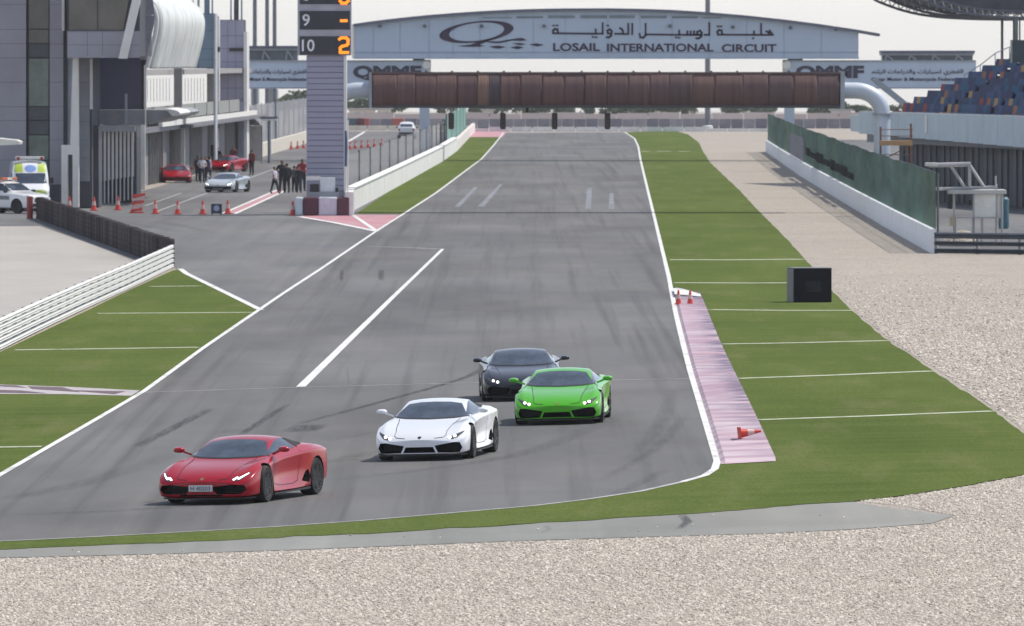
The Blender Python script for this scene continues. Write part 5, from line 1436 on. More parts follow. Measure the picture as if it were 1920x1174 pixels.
SKINS = [plain('skin_a', (.36, .20, .13), .6, var=.05), plain('skin_b', (.20, .105, .065), .6, var=.05), plain('skin_c', (.48, .30, .21), .6, var=.05)]
def person(px, py, label, shirt, trousers, pose='stand', face=0, h=1.75, sleeve=None, sk=0, cap=None, zo=.01, dx=0):
    p = P(px, py, zo); s = h / 1.74
    t = thing('person', p, label, 'person'); t.rotation_euler = (0, 0, R(face)); t.scale = (s,) * 3
    o = bpy.data.objects.new('body', POSES[pose]); COL.objects.link(o); o.parent = t
    cloth = lambda c: plain('cloth_%d_%d_%d' % tuple(int(q * 999) for q in c), c, .85, var=.12, scale=5)
    sh = cloth(shirt); tr = cloth(trousers)
    for k, m in enumerate((sh, tr, SKINS[sk], plain('shoe_black', (.02, .02, .02), .5), sh if sleeve is None else SKINS[sk])):
        o.material_slots[k].link = 'OBJECT'; o.material_slots[k].material = m
    hh = bpy.data.objects.new('cap' if cap else 'hair', HAIR); COL.objects.link(hh); hh.parent = t
    hh.material_slots[0].link = 'OBJECT'; hh.material_slots[0].material = cloth(cap) if cap else plain('hair_black', (.012, .010, .009), .6)
    return t
BLK, NVY, GRY, WHT, RD = (.016, .016, .02), (.025, .03, .06), (.11, .11, .125), (.62, .60, .66), (.28, .02, .025)
person(515, 363.5, 'person in a pale lilac shirt and dark trousers, leftmost of the group by the tower', (.55, .52, .60), BLK, 'walk', 60, 1.62, sleeve=1)
person(529, 361, 'tall person all in black standing with hands on hips by the tower', BLK, BLK, 'hips', 20, 1.95, sk=1)
person(538, 362, 'person in black, close beside the tallest one by the tower', (.022, .022, .026), BLK, 'stand', 200, 1.80)
person(552, 361, 'shorter person in dark clothes with grey sleeves near the tower', GRY, BLK, 'hips', 150, 1.62)
person(561, 362, 'person in dark clothes just left of the one in red by the tower', (.03, .03, .036), NVY, 'walk', 0, 1.60)
person(567, 359, 'person in a red and black top right against the scoring tower', RD, BLK, 'hips', 10, 1.98, sk=1)
person(472, 329, 'person in a dark red jacket standing alone in the pit lane', (.20, .03, .03), BLK, 'stand', -40, 1.80, sk=1)
person(255, 351, 'person in black standing beside the first white column', BLK, BLK, 'hips', 90, 1.65, sk=1)
person(309, 335, 'person in a grey shirt behind the parked red car', (.30, .31, .33), BLK, 'stand', 30, 1.75)
person(322, 333, 'person in black behind the roof of the parked red car', BLK, NVY, 'hips', 10, 1.75)
person(332, 333, 'person in olive behind the parked red car', (.10, .11, .07), BLK, 'stand', -20, 1.72)
person(371, 341, 'person in black, leftmost of the crowd before the garages', BLK, BLK, 'stand', 40, 1.75, sk=1)
person(379, 343, 'person in dark trousers and white shirt in the crowd before the garages', WHT, NVY, 'hips', 20, 1.70, sleeve=1)
person(386, 342, 'person in navy in the crowd before the garages', NVY, BLK, 'walk', -30, 1.72)
person(394, 341, 'person in a pale blue shirt nearest the silver car', (.40, .45, .55), NVY, 'stand', 90, 1.68, sleeve=1)
person(408, 322, 'person in black leaning over the far red car', BLK, BLK, 'hips', 160, 1.75)
person(438, 318, 'person in dark red beside the far red car', (.16, .03, .035), BLK, 'stand', 0, 1.70)
person(305, 258, 'person in dark red standing on the terrace behind the parapet', (.20, .04, .05), BLK, 'stand', 0, 1.7) if False else None

# ------------------------------------------------------------------ cars in the pit lane
def park(px, py, yaw, label, paint_m, **kw): return drive(px, py, yaw, label, paint_m, group='sports cars in the pit lane', **kw)
park(427, 360, 14, 'silver sports car with lit lamps rolling down the pit lane', SILVER, nose='wide')
park(330, 342, -4, 'red sports car parked by the second white column', RED, lights=False, nose='wide')
park(425, 322, 20, 'red sports car parked further back, half behind the silver one', RED, nose='wide')

# ------------------------------------------------------------------ service vehicles
SUV = [
 (2.30, [(0, .32), (.45, .32), (.66, .36), (.72, .55), (.70, .78), (.58, .86), (.40, .88), (.2, .89), (0, .89)]),
 (2.12, [(0, .26), (.66, .26), (.84, .32), (.88, .58), (.85, .88), (.70, .98), (.46, 1.00), (.24, 1.01), (0, 1.01)]),
 (1.75, [(0, .25), (.76, .25), (.90, .32), (.93, .62), (.90, .96), (.74, 1.06), (.5, 1.075), (.25, 1.08), (0, 1.085)]),
 (1.15, [(0, .25), (.78, .25), (.91, .32), (.935, .64), (.91, 1.00), (.78, 1.09), (.56, 1.12), (.28, 1.13), (0, 1.135)]),
 (.85, [(0, .25), (.78, .25), (.91, .32), (.93, .64), (.91, 1.02), (.80, 1.10), (.70, 1.20), (.35, 1.23), (0, 1.24)]),
 (.25, [(0, .25), (.78, .25), (.91, .32), (.93, .64), (.915, 1.04), (.82, 1.13), (.64, 1.60), (.34, 1.66), (0, 1.67)]),
 (-.4, [(0, .25), (.78, .25), (.91, .32), (.93, .64), (.92, 1.06), (.83, 1.15), (.65, 1.66), (.34, 1.72), (0, 1.73)]),
 (-1.3, [(0, .25), (.78, .25), (.91, .32), (.935, .64), (.925, 1.08), (.83, 1.17), (.64, 1.64), (.34, 1.70), (0, 1.71)]),
 (-1.95, [(0, .28), (.76, .28), (.89, .36), (.92, .66), (.91, 1.09), (.81, 1.18), (.60, 1.55), (.3, 1.62), (0, 1.63)]),
 (-2.25, [(0, .36), (.70, .36), (.84, .42), (.88, .66), (.87, 1.06), (.76, 1.14), (.58, 1.20), (.3, 1.22), (0, 1.22)]),
 (-2.33, [(0, .42), (.62, .42), (.76, .48), (.80, .68), (.79, 1.00), (.68, 1.07), (.52, 1.10), (.26, 1.12), (0, 1.12)])]
def suv(label, loc, heading, lightbar=False, lights_red=True):
    t = thing('off_road_car', loc, label, 'car'); t.rotation_euler = (0, 0, heading)
    skin = subdivided(section_mesh('skin', SUV, {2: .5, 4: .5, 5: .6, 6: .4}), 3)
    bm = bmesh.new(); bm.from_mesh(skin); bv = BVHTree.FromBMesh(bm)
    cut = [MB().lathe([(.42, -.25), (.42, .25)], (x, s * .86, .38), n=32, axis='Y') for s in (-1, 1) for x in (1.42, -1.36)]
    me = finish(carve(skin, cut, [WHITE, CAVITY])); b = bpy.data.objects.new('body', me); COL.objects.link(b); b.parent = t
    def pn(name, out, ax, side, mat, off=.005): return link(name, finish(drape(bv, out, ax, side, off, .08)), mat, t)
    pn('windscreen', [(-.74, 1.20), (.74, 1.20), (.60, 1.56), (-.60, 1.56)], 'X', 1, GLASS_CAR); pn('rear_window', [(-.66, 1.22), (-.56, 1.50), (.56, 1.50), (.66, 1.22)], 'X', -1, GLASS_CAR)
    for s in (-1, 1):
        pn('side_window', [(.72, 1.18), (.34, 1.52), (-.30, 1.58), (-.34, 1.18)], 'Y', s, GLASS_CAR); pn('side_window', [(-.42, 1.18), (-.38, 1.58), (-1.35, 1.56), (-1.70, 1.22)], 'Y', s, GLASS_CAR)
        pn('headlight', [(s * .50, .80), (s * .80, .82), (s * .82, .95), (s * .54, .88)][::s], 'X', 1, HOUSING); pn('tail_light', [(s * .62, .80), (s * .80, .80), (s * .82, 1.05), (s * .66, 1.05)][::s], 'X', -1, plain('tail_red', (.3, .01, .01), .2))
        pn('side_stripe', [(.9, .72), (.9, .92), (-1.0, .95), (-1.0, .75)], 'Y', s, plain('grey_decal', (.16, .17, .19), .5))
        MB().box((.72, s * 1.02, 1.16), (.14, .22, .16)).build('wing_mirror', BLACK, t, local=True, bevel=.04)
        for x in (1.42, -1.36): put_wheel(t, x, s * .80, .37, 0, .95, s)
    pn('grille', [(-.48, .60), (.48, .60), (.44, .80), (-.44, .80)], 'X', 1, BLACK); pn('bumper', [(-.80, .36), (.80, .36), (.82, .54), (-.82, .54)], 'X', 1, BLACK); pn('rear_bumper', [(-.74, .44), (.74, .44), (.78, .66), (-.78, .66)], 'X', -1, BLACK)
    if lightbar:
        lb = MB().box((-.1, 0, 1.80), (.26, 1.15, .12)).build('light_bar', plain('amber_lens', (.62, .16, .05), .3), t, local=True, bevel=.03); MB().box((-.1, 0, 1.80), (.27, .34, .125)).build('white_lens', plain('white_lens', (.7, .68, .64), .3), lb, local=True)
    return t
suv('white off-road car with an amber light bar at the left edge', P(18, 400), R(-42), True)
suv('white car seen from behind far down the pit lane', P(763, 260), R(90 - .8))
VAN = [
 (2.75, [(0, .35), (.5, .35), (.74, .40), (.82, .60), (.80, .92), (.70, 1.00), (.46, 1.04), (.23, 1.06), (0, 1.06)]),
 (2.55, [(0, .30), (.7, .30), (.90, .38), (.97, .62), (.95, 1.05), (.84, 1.16), (.6, 1.20), (.3, 1.22), (0, 1.22)]),
 (2.05, [(0, .30), (.8, .30), (.96, .38), (1.0, .66), (.985, 1.18), (.90, 1.34), (.78, 1.46), (.4, 1.50), (0, 1.50)]),
 (1.55, [(0, .30), (.8, .30), (.97, .38), (1.0, .70), (.99, 1.30), (.94, 1.70), (.82, 2.10), (.44, 2.20), (0, 2.22)]),
 (1.2, [(0, .30), (.8, .30), (.97, .38), (1.0, .70), (.995, 1.35), (.97, 1.9), (.88, 2.42), (.46, 2.50), (0, 2.52)]),
 (-2.6, [(0, .30), (.8, .30), (.97, .38), (1.0, .70), (.995, 1.35), (.97, 1.9), (.90, 2.44), (.46, 2.52), (0, 2.53)]),
 (-2.75, [(0, .36), (.7, .36), (.9, .42), (.94, .70), (.94, 1.35), (.92, 1.9), (.84, 2.36), (.44, 2.42), (0, 2.43)])]
def ambulance():
    p = Vector((W(54, 380, 479.6).x, 479.6, 0)); t = thing('ambulance', p, 'white and lime ambulance van parked behind the white off-road car', 'van'); t.rotation_euler = (0, 0, R(-84)); t.scale = (1, 1, 1.08)
    skin = subdivided(section_mesh('skin', VAN, {2: .6, 4: .5, 5: .4, 6: .5}), 3); bm = bmesh.new(); bm.from_mesh(skin); bv = BVHTree.FromBMesh(bm)
    cut = [MB().lathe([(.42, -.25), (.42, .25)], (x, s * .92, .38), n=32, axis='Y') for s in (-1, 1) for x in (1.85, -1.6)]
    me = finish(carve(skin, cut, [WHITE, CAVITY])); b = bpy.data.objects.new('body', me); COL.objects.link(b); b.parent = t
    LIME = plain('lime_decal', (.42, .56, .05), .45)
    def pn(name, out, ax, side, mat, off=.006): return link(name, finish(drape(bv, out, ax, side, off, .08)), mat, t)
    pn('windscreen', [(-.84, 1.36), (.84, 1.36), (.78, 1.86), (-.78, 1.86)], 'X', 1, GLASS_CAR)
    for s in (-1, 1):
        pn('lime_panel', [(s * .40, 1.90), (s * .84, 1.90), (s * .80, 2.30), (s * .42, 2.34)][::s], 'X', 1, LIME); pn('lime_panel', [(s * .20, .78), (s * .80, .80), (s * .82, 1.06), (s * .22, 1.05)][::s], 'X', 1, LIME)
        pn('headlight', [(s * .52, .62), (s * .80, .62), (s * .82, .78), (s * .56, .76)][::s], 'X', 1, HOUSING, .012); pn('side_window', [(1.75, 1.30), (1.45, 1.85), (.70, 1.88), (.70, 1.30)], 'Y', s, GLASS_CAR)
        for k in range(5): pn('side_square', [(.5 - k * .62, .9 + .3 * (k % 2)), (.5 - k * .62, 1.2 + .3 * (k % 2)), (-.1 - k * .62, 1.2 + .3 * (k % 2)), (-.1 - k * .62, .9 + .3 * (k % 2))], 'Y', s, LIME)
        MB().box((1.75, s * 1.12, 1.50), (.14, .2, .30)).build('wing_mirror', BLACK, t, local=True, bevel=.04)
        for x in (1.85, -1.6): put_wheel(t, x, s * .86, .37, 0, .95, s)
    pn('emblem', [(.30 * math.cos(a * math.pi / 8), 2.08 + .17 * math.sin(a * math.pi / 8)) for a in range(16)], 'X', 1, plain('blue_emblem', (.18, .30, .62), .5), .010)
    pn('grille', [(-.5, .50), (.5, .50), (.5, .70), (-.5, .70)], 'X', 1, BLACK)
    lb = MB().box((1.05, 0, 2.60), (.35, 1.5, .14)).build('light_bar', plain('lens_white', (.72, .72, .70), .3), t, local=True, bevel=.03)
    for s in (-1, 1): MB().box((1.24, s * .62, 2.58), (.06, .16, .14)).build('beacon', plain('beacon_red', (.35, .02, .02), .3), lb, local=True)
ambulance()
aw = thing('awning', W(-5, 300, 470), 'pale awning tip reaching in at the left edge above the cars', 'awning')
MB().prism([W(-60, 254, 470), W(30, 263, 470), W(37, 266, 470), W(36, 271, 470), W(-60, 276, 470)], (0, 3, 0)).build('awning_roof', plain('awning_cream', (.70, .69, .62), .6), aw)
MB().px(-46, 275, -40, 400, 471, .2).build('awning_post', STEEL, aw)

# ------------------------------------------------------------------ far pit lane side: cream wall, fence, masts, canopy
def far_left():
    pts = [P(x, y) for x, y in ((460, 303), (509, 288), (572, 269), (640, 249))]
    t = thing('cream_wall', pts[0], 'low cream wall curving away behind the pit lane', 'wall')
    q = along(pts, 14)
    for a, b in zip(q[:-1], q[1:]): slab(MB(), a, b, -.05, 1.12, .3, .08).build('wall_panel', CREAM, t)
    f = thing('wire_fence', pts[0], 'tall grey wire fence above the low cream wall', 'fence')
    for a, b in zip(q[:-1], q[1:]): slab(MB(), a + Vector((-.2, 0, 0)), b + Vector((-.2, 0, 0)), 1.1, 4.3, .02, .2).build('mesh_panel', m_mesh('dense_mesh', (.34, .34, .36), .55) if 'dense_mesh' not in MATS else MATS['dense_mesh'], f)
    for p in q: MB().tube([p + Vector((-.2, 0, 0)), p + Vector((-.2, 0, 4.4))], .06, 6).build('post', STEEL, f)
    for k, (x, w) in enumerate(((478, 5), (501, 6), (515, 6))):
        d = 760 + k * 14; a = W(x, 280, d); g = thing('light_mast', (a.x, d, 0), '%s of three tall grey masts behind the pit building' % ('leftmost', 'middle', 'rightmost')[k], 'mast', 'masts behind the pit building')
        MB().tube([(a.x, d, -.2), (a.x, d, 30)], [.20, .13], 10).build('shaft', plain('mast_grey', (.16, .17, .19), .5, .4), g)
        MB().lathe([(.35, 0), (.35, .12), (.2, .2)], (a.x, d, 0), n=10).build('foot', CONCW, g)
    d = 700; c = thing('small_canopy', W(504, 290, d), 'small dark canopy on one post beyond the pit building', 'canopy')
    MB().px(486, 219, 520, 223, d, 3).build('roof', plain('canopy_dark', (.09, .09, .11), .6), c); MB().px(491, 223, 518, 226.5, d - .1, 3).build('edge', WHITE_M, c); a = W(505, 225, d + 1.5); MB().tube([(a.x, d + 1.5, 0), (a.x, d + 1.5, a.z)], .13, 8).build('post', STEEL, c)
    s = thing('white_tent', W(475, 300, 706), 'white peaked tent roof at the end of the pit building', 'tent')
    a, b, cc, dd, tp = W(462, 234, 702), W(491, 236, 702), W(489, 232, 712), W(463, 231, 712), W(466, 213, 706)
    MB().add([a, b, cc, dd, tp], [(0, 1, 4), (1, 2, 4), (2, 3, 4), (3, 0, 4), (0, 3, 2, 1)]).build('peak', plain('tent_white', (.78, .78, .77), .7), s)
    for p in (a, b, cc, dd): MB().tube([(p.x, p.y, 0), p], .05, 6).build('leg', STEEL, s)
    MB().mm((a.x, 703, .2), (b.x, 703.1, a.z - .1)).build('side_sheet', plain('tent_beige', (.62, .57, .53), .8, var=.2, scale=.8), s)
far_left()
md = thing('light_mast', (W(1327, 250, 1040).x, 1040, 0), 'tall thin mast behind the sign bridge right of centre', 'mast')
MB().tube([(W(1327, 0, 1040).x, 1040, -.3), (W(1327, 0, 1040).x, 1040, 26)], [.34, .24], 10).build('shaft', plain('mast_grey', (.16, .17, .19), .5, .4), md); MB().lathe([(.6, -.1), (.6, .4), (.4, .5)], (W(1327, 0, 1040).x, 1040, 0), n=10).build('foot', CONCW, md)

# ------------------------------------------------------------------ far end of the straight
def far_end():
    d = 1012.0
    a, b = W(876, 247, d), W(1445, 247, d)
    t = thing('end_wall', (0, d, 0), 'white wall closing the far end of the straight', 'wall')
    n = 14
    for k in range(n):
        p, q = a.lerp(b, k / n), a.lerp(b, (k + 1) / n); p.z = q.z = 0
        slab(MB(), p, q, -.05, .52 if 880 < 960 + FPX * p.x / d < 1300 else .32, .4, .12).build('wall_panel', plain('red_paint_wall', (.5, .18, .18), .7) if k in (8,) and False else CONCW, t)
    p0, p1 = W(650, 245, 1030), W(880, 245, 1030); t2 = thing('sand_wall', (p0.x, 1030, 0), 'low sand-coloured wall at the back of the pit lane', 'wall')
    for k in range(6):
        p, q = p0.lerp(p1, k / 6), p0.lerp(p1, (k + 1) / 6); p.z = q.z = 0; slab(MB(), p, q, -.05, .55, .4, .12).build('wall_panel', CREAM, t2)
    f = thing('debris_fence', (0, 1058, 0), 'grey debris fence running behind the far end wall', 'fence'); a, b = W(600, 240, 1058), W(1960, 240, 1058); n = 60; rng = random.Random(8)
    g = [plain('fence_grey_%d' % k, c, .8) for k, c in enumerate(((.24, .235, .26), (.20, .20, .225), (.28, .27, .29), (.17, .17, .20)))]
    for k in range(n):
        p, q = a.lerp(b, k / n), a.lerp(b, (k + 1) / n); p.z = q.z = 0; slab(MB(), p, q, -.1, 1.12 + rng.uniform(-.04, .04), .1, .06).build('fence_panel', rng.choice(g), f)
    t3 = thing('pale_wall', (0, 1240, ground(0, 1240)), 'long pinkish wall before the distant trees', 'wall'); a, b = W(560, 220, 1240), W(1990, 220, 1240)
    for k in range(24):
        p, q = a.lerp(b, k / 24), a.lerp(b, (k + 1) / 24); p.z = q.z = ground(0, 1240); slab(MB(), p, q, -.1, 1.55 + .1 * (k % 3), .2, .1).build('wall_panel', plain('pale_pink_wall', (.52, .45, .43), .8, var=.15, scale=.05), t3)
    for k, (x0, x1, m, lab) in enumerate(((652, 668, plain('teal_block', (.06, .10, .12), .6), 'dark teal barrier block, leftmost far behind the tower'), (668, 682, MAROON, 'dark maroon barrier block far behind the tower'), (682, 693, plain('brick_red', (.34, .09, .07), .6), 'red barrier block nearest the tower in the far row'), (735, 757, MATS['brick_red'], 'wider red barrier block far behind the white car'))):
        o = MB().px(x0, 221, x1 - .4, 234.5, 1048, 1.5).build('barrier_block', m); tag(o, lab, 'barrier', 'blocks at the back of the pit lane'); o.modifiers.new('edge', 'BEVEL').width = .06
        o.data.transform(Matrix.Translation((0, 0, -.05)))
    for k, (x0, y0, x1, d_, c) in enumerate(((655, 206, 700, 1300, (.62, .58, .50)), (708, 205, 732, 1310, (.66, .63, .56)), (1560, 208, 1596, 1320, (.58, .57, .58)), (1838, 190, 1870, 1400, (.5, .48, .45)), (905, 208, 925, 1330, (.60, .56, .50)))):
        zb = ground(0, d_); A_, B_ = W(x0, y0, d_), W(x1, y0, d_); h = A_.z - zb
        o = thing('site_cabin', (A_.x, d_, zb), 'pale %s cabin beyond the far fence' % ('wide cream', 'square cream', 'grey', 'sand-coloured', 'small tan')[k], 'cabin', 'cabins beyond the far fence')
        MB().mm((A_.x, d_, zb - .2), (B_.x, d_ + 5, A_.z)).build('wall', plain('cabin_%d' % k, c, .7), o); MB().mm((A_.x - .3, d_ - .3, A_.z), (B_.x + .3, d_ + 5.3, A_.z + .2)).build('roof', plain('cabin_roof', (.36, .34, .33), .7), o)
        for j in range(2): X = A_.x + (B_.x - A_.x) * (.3 + .4 * j); MB().mm((X - .4, d_ - .06, zb + h * .55), (X + .4, d_ + .02, zb + h * .8)).build('window', GL_DARK, o)
far_end()
# trees: trunk with limbs and a loose crown of leaf clumps
def tree_meshes(seed):
    rng = random.Random(seed); tr = MB(); tr.tube([(0, 0, -.3), (.05, 0, .7), (0, .05, 1.5)], [.16, .12, .08], 7); cr = MB()
    lobes = [(rng.uniform(-1.9, 1.9), rng.uniform(-1.5, 1.5), rng.uniform(1.5, 2.9), rng.uniform(.6, 1.05)) for _ in range(9)] + [(0, 0, 2.3, 1.3)]
    for x, y, z, r in lobes:
        tr.tube([(0, 0, 1.0), (x * .5, y * .5, 1.0 + (z - 1) * .55), (x * .9, y * .9, z)], [.07, .045, .02], 5)
        for _ in range(130):
            v = Vector((rng.gauss(0, 1), rng.gauss(0, 1), rng.gauss(0, 1))).normalized() * r * rng.uniform(.35, 1.08); v.z *= .75
            c = Vector((x, y, z)) + v; s = rng.uniform(.10, .22); R_ = Euler((rng.uniform(0, 6), rng.uniform(0, 6), rng.uniform(0, 6))).to_matrix()
            cr.add([c + R_ @ Vector(q) for q in ((-s, -s * .5, 0), (s, -s * .5, 0), (s * .4, s, 0), (-s * .4, s * .8, s * .3))], [(0, 1, 2, 3)], 0)
    return tr.mesh('trunk'), cr.mesh('crown')
def m_leaf():
    m, t, b = new_mat('leaf'); f = noise(t, coords(t), 1.2, 4); t.links.new(ramp(t, f, [(.3, (.035, .06, .022)), (.7, (.09, .125, .05))]), b.inputs['Base Color']); b.inputs['Roughness'].default_value = .7; return m
LEAF, BARK = m_leaf(), plain('bark', (.12, .09, .065), .9)
TM = [tree_meshes(k) for k in range(3)]
for a_, b_ in TM: a_.materials.append(BARK); b_.materials.append(LEAF)
rng = random.Random(21)
ORD = ['first', 'second', 'third', 'fourth', 'fifth', 'sixth', 'seventh', 'eighth', 'ninth', 'tenth', 'eleventh', 'twelfth', 'thirteenth', 'fourteenth']
TREES = sorted(((588, 1.5), (615, 1.2), (668, 1.1), (700, 1.3), (735, 1.2), (828, 1.1), (905, 1.0), (940, 1.1), (985, .95), (1022, 1.05), (1062, .95), (1098, 1.1), (1150, .9), (1182, 1.05), (1208, .9), (1240, 1.05), (1263, 1.15), (1285, .9), (1372, .95), (1398, 1.0), (1440, .8), (1530, .95), (1572, 1.0), (1612, .9), (560, 1.7), (535, 1.3), (1760, 1.0), (1700, 1.1)))
TREE_L = ['hazy green tree beyond the far fence, %s in the line from the %s' % (ORD[k if k < 14 else 27 - k], 'left' if k < 14 else 'right') for k in range(28)]
for k, (px_, s) in enumerate(TREES):
    d = 1420 + rng.uniform(-60, 260); a = W(px_, 200, d); z = ground(a.x, d)
    t = thing('tree', (a.x, d, z), TREE_L[k], 'tree', 'trees beyond the far fence'); t.scale = (s * 1.15, s, s * .98); t.rotation_euler = (0, 0, rng.uniform(0, 6))
    for nm, me in zip(('trunk', 'crown'), TM[k % 3]):
        o = bpy.data.objects.new(nm, me); COL.objects.link(o); o.parent = t
for k, (x0, x1, yt, lab) in enumerate(((470, 485, 150, 'slender hazy tower block on the horizon left of the masts'), (500, 521, 168, 'broader hazy tower block on the horizon behind the masts'))):
    d = 4300; a, b = W(x0, yt, d), W(x1, yt, d); z = ground(0, d); t = thing('tower_block', (a.x, d, z), lab, 'building')
    MB().mm((a.x, d, z - 2), (b.x, d + 10, a.z)).build('wall', plain('block_%d' % k, (.30, .33, .36), .6), t); MB().mm((a.x + 1, d + 1, a.z), (b.x - 1, d + 9, a.z + 3)).build('roof', plain('block_roof', (.28, .28, .3), .6), t)
    for j in range(9): MB().mm((a.x + .5, d - .3, z + 4 + j * (a.z - z) / 10), (b.x - .5, d - .05, z + 5.6 + j * (a.z - z) / 10)).build('window_band', GL_DARK, t)
def berm():
    d = 1500; a, b = W(400, 190, d), W(640, 190, d); n = 26; rng = random.Random(9); vs = []
    for k in range(n + 1):
        X = a.x + (b.x - a.x) * k / n; h = max(0, math.sin(math.pi * k / n)) ** .6 * (3.2 + rng.uniform(-.4, .4)); z = ground(0, d)
        vs += [(X, d - 12, z - .3), (X, d - 4, z + h * .8), (X, d, z + h), (X, d + 14, z - .4)]
    me = MB().add(vs, [(4 * k + j, 4 * k + 4 + j, 4 * k + 5 + j, 4 * k + 1 + j) for k in range(n) for j in range(3)]).build('sand_hill', GRAVEL, smooth='all'); struct(me)
berm()

# ------------------------------------------------------------------ loose stones of the gravel trap (scattered by geometry nodes)
def gravel_stones():
    o = sheet('gravel_stones', [(-90, 1052), (0, 1048), (521, 1034), (1000, 1015), (1431, 1002), (1600, 994), (1750, 983), (1795, 968), (1700, 950), (1610, 940), (1700, 930), (1815, 912), (1960, 884), (1990, 1200), (-60, 1200)], .002, GRAVEL, kind='stuff')
    cols = [plain('stone_%d' % k, c, .9, var=.12, scale=9) for k, c in enumerate(((.585, .52, .44), (.50, .44, .372), (.67, .61, .53), (.39, .34, .285)))]
    col = bpy.data.collections.new('stone_shapes'); rng = random.Random(1)
    for k in range(8):
        bm = bmesh.new(); bmesh.ops.create_icosphere(bm, subdivisions=1, radius=.5)
        for v in bm.verts: v.co *= rng.uniform(.72, 1.2); v.co.z *= .62
        me = bpy.data.meshes.new('stone'); bm.to_mesh(me); bm.free(); me.materials.append(cols[(0, 1, 0, 2, 0, 3, 2, 1)[k]]); col.objects.link(bpy.data.objects.new('stone', me))
    ng = bpy.data.node_groups.new('scatter', 'GeometryNodeTree')
    ng.interface.new_socket('Geometry', in_out='INPUT', socket_type='NodeSocketGeometry'); ng.interface.new_socket('Geometry', in_out='OUTPUT', socket_type='NodeSocketGeometry')
    nn = ng.nodes.new; L = ng.links.new
    gi, go = nn('NodeGroupInput'), nn('NodeGroupOutput'); dp = nn('GeometryNodeDistributePointsOnFaces'); nz = nn('ShaderNodeTexNoise'); nz.inputs['Scale'].default_value = .45; nz.inputs['Detail'].default_value = 5; mr = nn('ShaderNodeMapRange'); mr.inputs[1].default_value = .35; mr.inputs[2].default_value = .65; mr.inputs[3].default_value = 110; mr.inputs[4].default_value = 240; L(nz.outputs[0], mr.inputs[0]); L(mr.outputs[0], dp.inputs['Density']); dp.inputs['Seed'].default_value = 4
    ci = nn('GeometryNodeCollectionInfo'); ci.inputs['Collection'].default_value = col; ci.inputs['Separate Children'].default_value = True; ci.inputs['Reset Children'].default_value = True
    ip = nn('GeometryNodeInstanceOnPoints'); ip.inputs['Pick Instance'].default_value = True
    r1 = nn('FunctionNodeRandomValue'); r1.data_type = 'FLOAT_VECTOR'; r1.inputs[0].default_value = (-.5, -.5, 0); r1.inputs[1].default_value = (.5, .5, 6.28)
    r2 = nn('FunctionNodeRandomValue'); r2.data_type = 'FLOAT'; r2.inputs[2].default_value = .026; r2.inputs[3].default_value = .068
    jn = nn('GeometryNodeJoinGeometry')
    L(gi.outputs[0], dp.inputs['Mesh']); L(dp.outputs['Points'], ip.inputs['Points']); L(ci.outputs[0], ip.inputs['Instance']); L(r1.outputs[0], ip.inputs['Rotation']); L(r2.outputs[1], ip.inputs['Scale'])
    L(ip.outputs[0], jn.inputs[0]); L(gi.outputs[0], jn.inputs[0]); L(jn.outputs[0], go.inputs[0])
    md_ = o.modifiers.new('scatter', 'NODES'); md_.node_group = ng
gravel_stones()
def stray_stones():
    o = sheet('stray_stones', [(-60, 1033), (521, 1010), (1000, 983), (1527, 948), (1594, 943), (1695, 957), (1786, 969), (1747, 980), (1431, 1000), (1000, 1012), (521, 1031), (-60, 1048)], .012, GRAVEL, kind='stuff')
    ng = bpy.data.node_groups['scatter'].copy()
    for n_ in list(ng.nodes):
        if n_.bl_idname == 'GeometryNodeJoinGeometry': jn = n_
        if n_.bl_idname == 'GeometryNodeInstanceOnPoints': ip = n_
        if n_.bl_idname == 'GeometryNodeDistributePointsOnFaces': dp = n_
        if n_.bl_idname == 'NodeGroupOutput': go = n_
    ng.nodes.remove(jn); ng.links.new(ip.outputs[0], go.inputs[0])
    for l in list(dp.inputs['Density'].links): ng.links.remove(l)
    dp.inputs['Density'].default_value = .45
    o.modifiers.new('scatter', 'NODES').node_group = ng
stray_stones()
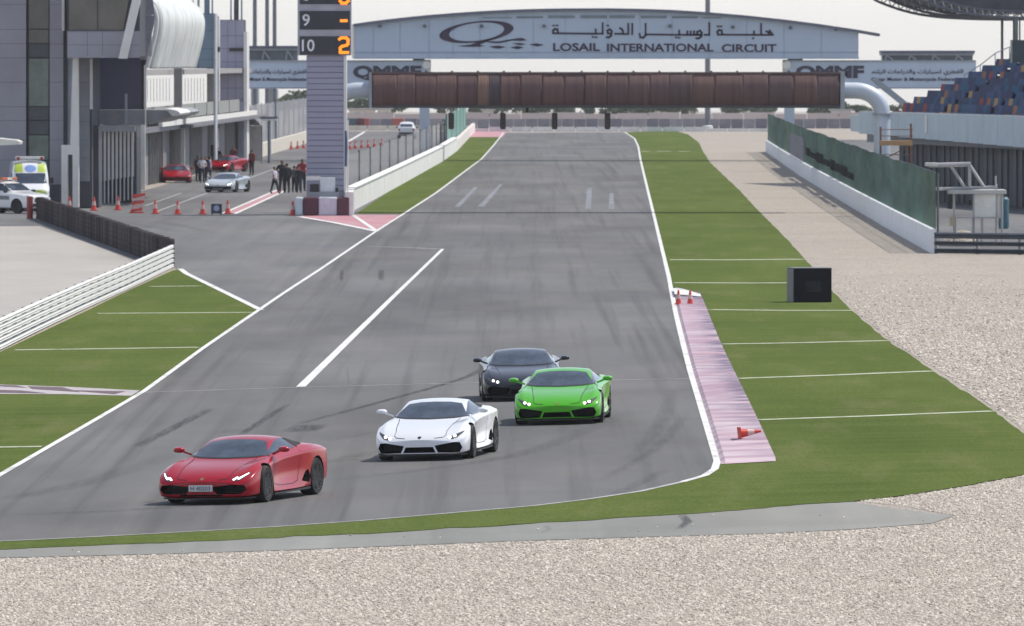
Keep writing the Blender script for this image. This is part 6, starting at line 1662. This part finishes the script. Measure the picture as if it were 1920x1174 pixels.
def far_stones():
    o = sheet('gravel_stones', [(1575, 552), (1620, 598), (1680, 645), (1765, 698), (1880, 776), (1955, 832), (1990, 850), (1990, 492), (1760, 486), (1640, 445), (1490, 445), (1545, 515)], .003, GRAVEL, kind='stuff')
    ng = bpy.data.node_groups['scatter'].copy()
    for n_ in ng.nodes:
        if n_.bl_idname == 'FunctionNodeRandomValue' and n_.data_type == 'FLOAT': n_.inputs[2].default_value = .04; n_.inputs[3].default_value = .11
        if n_.bl_idname == 'ShaderNodeMapRange': n_.inputs[3].default_value = 20; n_.inputs[4].default_value = 60; mr = n_
        if n_.bl_idname == 'GeometryNodeDistributePointsOnFaces': dp = n_
    # thinning out with distance so that the scatter melts into the gravel beyond
    ps, sx, fm, mu = ng.nodes.new('GeometryNodeInputPosition'), ng.nodes.new('ShaderNodeSeparateXYZ'), ng.nodes.new('ShaderNodeMapRange'), ng.nodes.new('ShaderNodeMath')
    fm.interpolation_type = 'SMOOTHSTEP'; fm.inputs[1].default_value = 205; fm.inputs[2].default_value = 345; fm.inputs[3].default_value = 1; fm.inputs[4].default_value = 0; mu.operation = 'MULTIPLY'
    ng.links.new(ps.outputs[0], sx.inputs[0]); ng.links.new(sx.outputs[1], fm.inputs[0]); ng.links.new(fm.outputs[0], mu.inputs[0]); ng.links.new(mr.outputs[0], mu.inputs[1]); ng.links.new(mu.outputs[0], dp.inputs['Density'])
    o.modifiers.new('scatter', 'NODES').node_group = ng
far_stones()

# ------------------------------------------------------------------ desert haze
def haze():
    m = bpy.data.materials.new('haze_air'); m.use_nodes = True; t = m.node_tree; t.nodes.clear()
    v = t.nodes.new('ShaderNodeVolumePrincipled'); v.inputs['Color'].default_value = (.93, .95, 1, 1); v.inputs['Density'].default_value = .00007; v.inputs['Anisotropy'].default_value = .0
    o = t.nodes.new('ShaderNodeOutputMaterial'); t.links.new(v.outputs[0], o.inputs['Volume'])
    struct(MB().mm((-4100, -260, -80), (4100, 5100, 34)).build('haze', m), 'stuff')
haze()
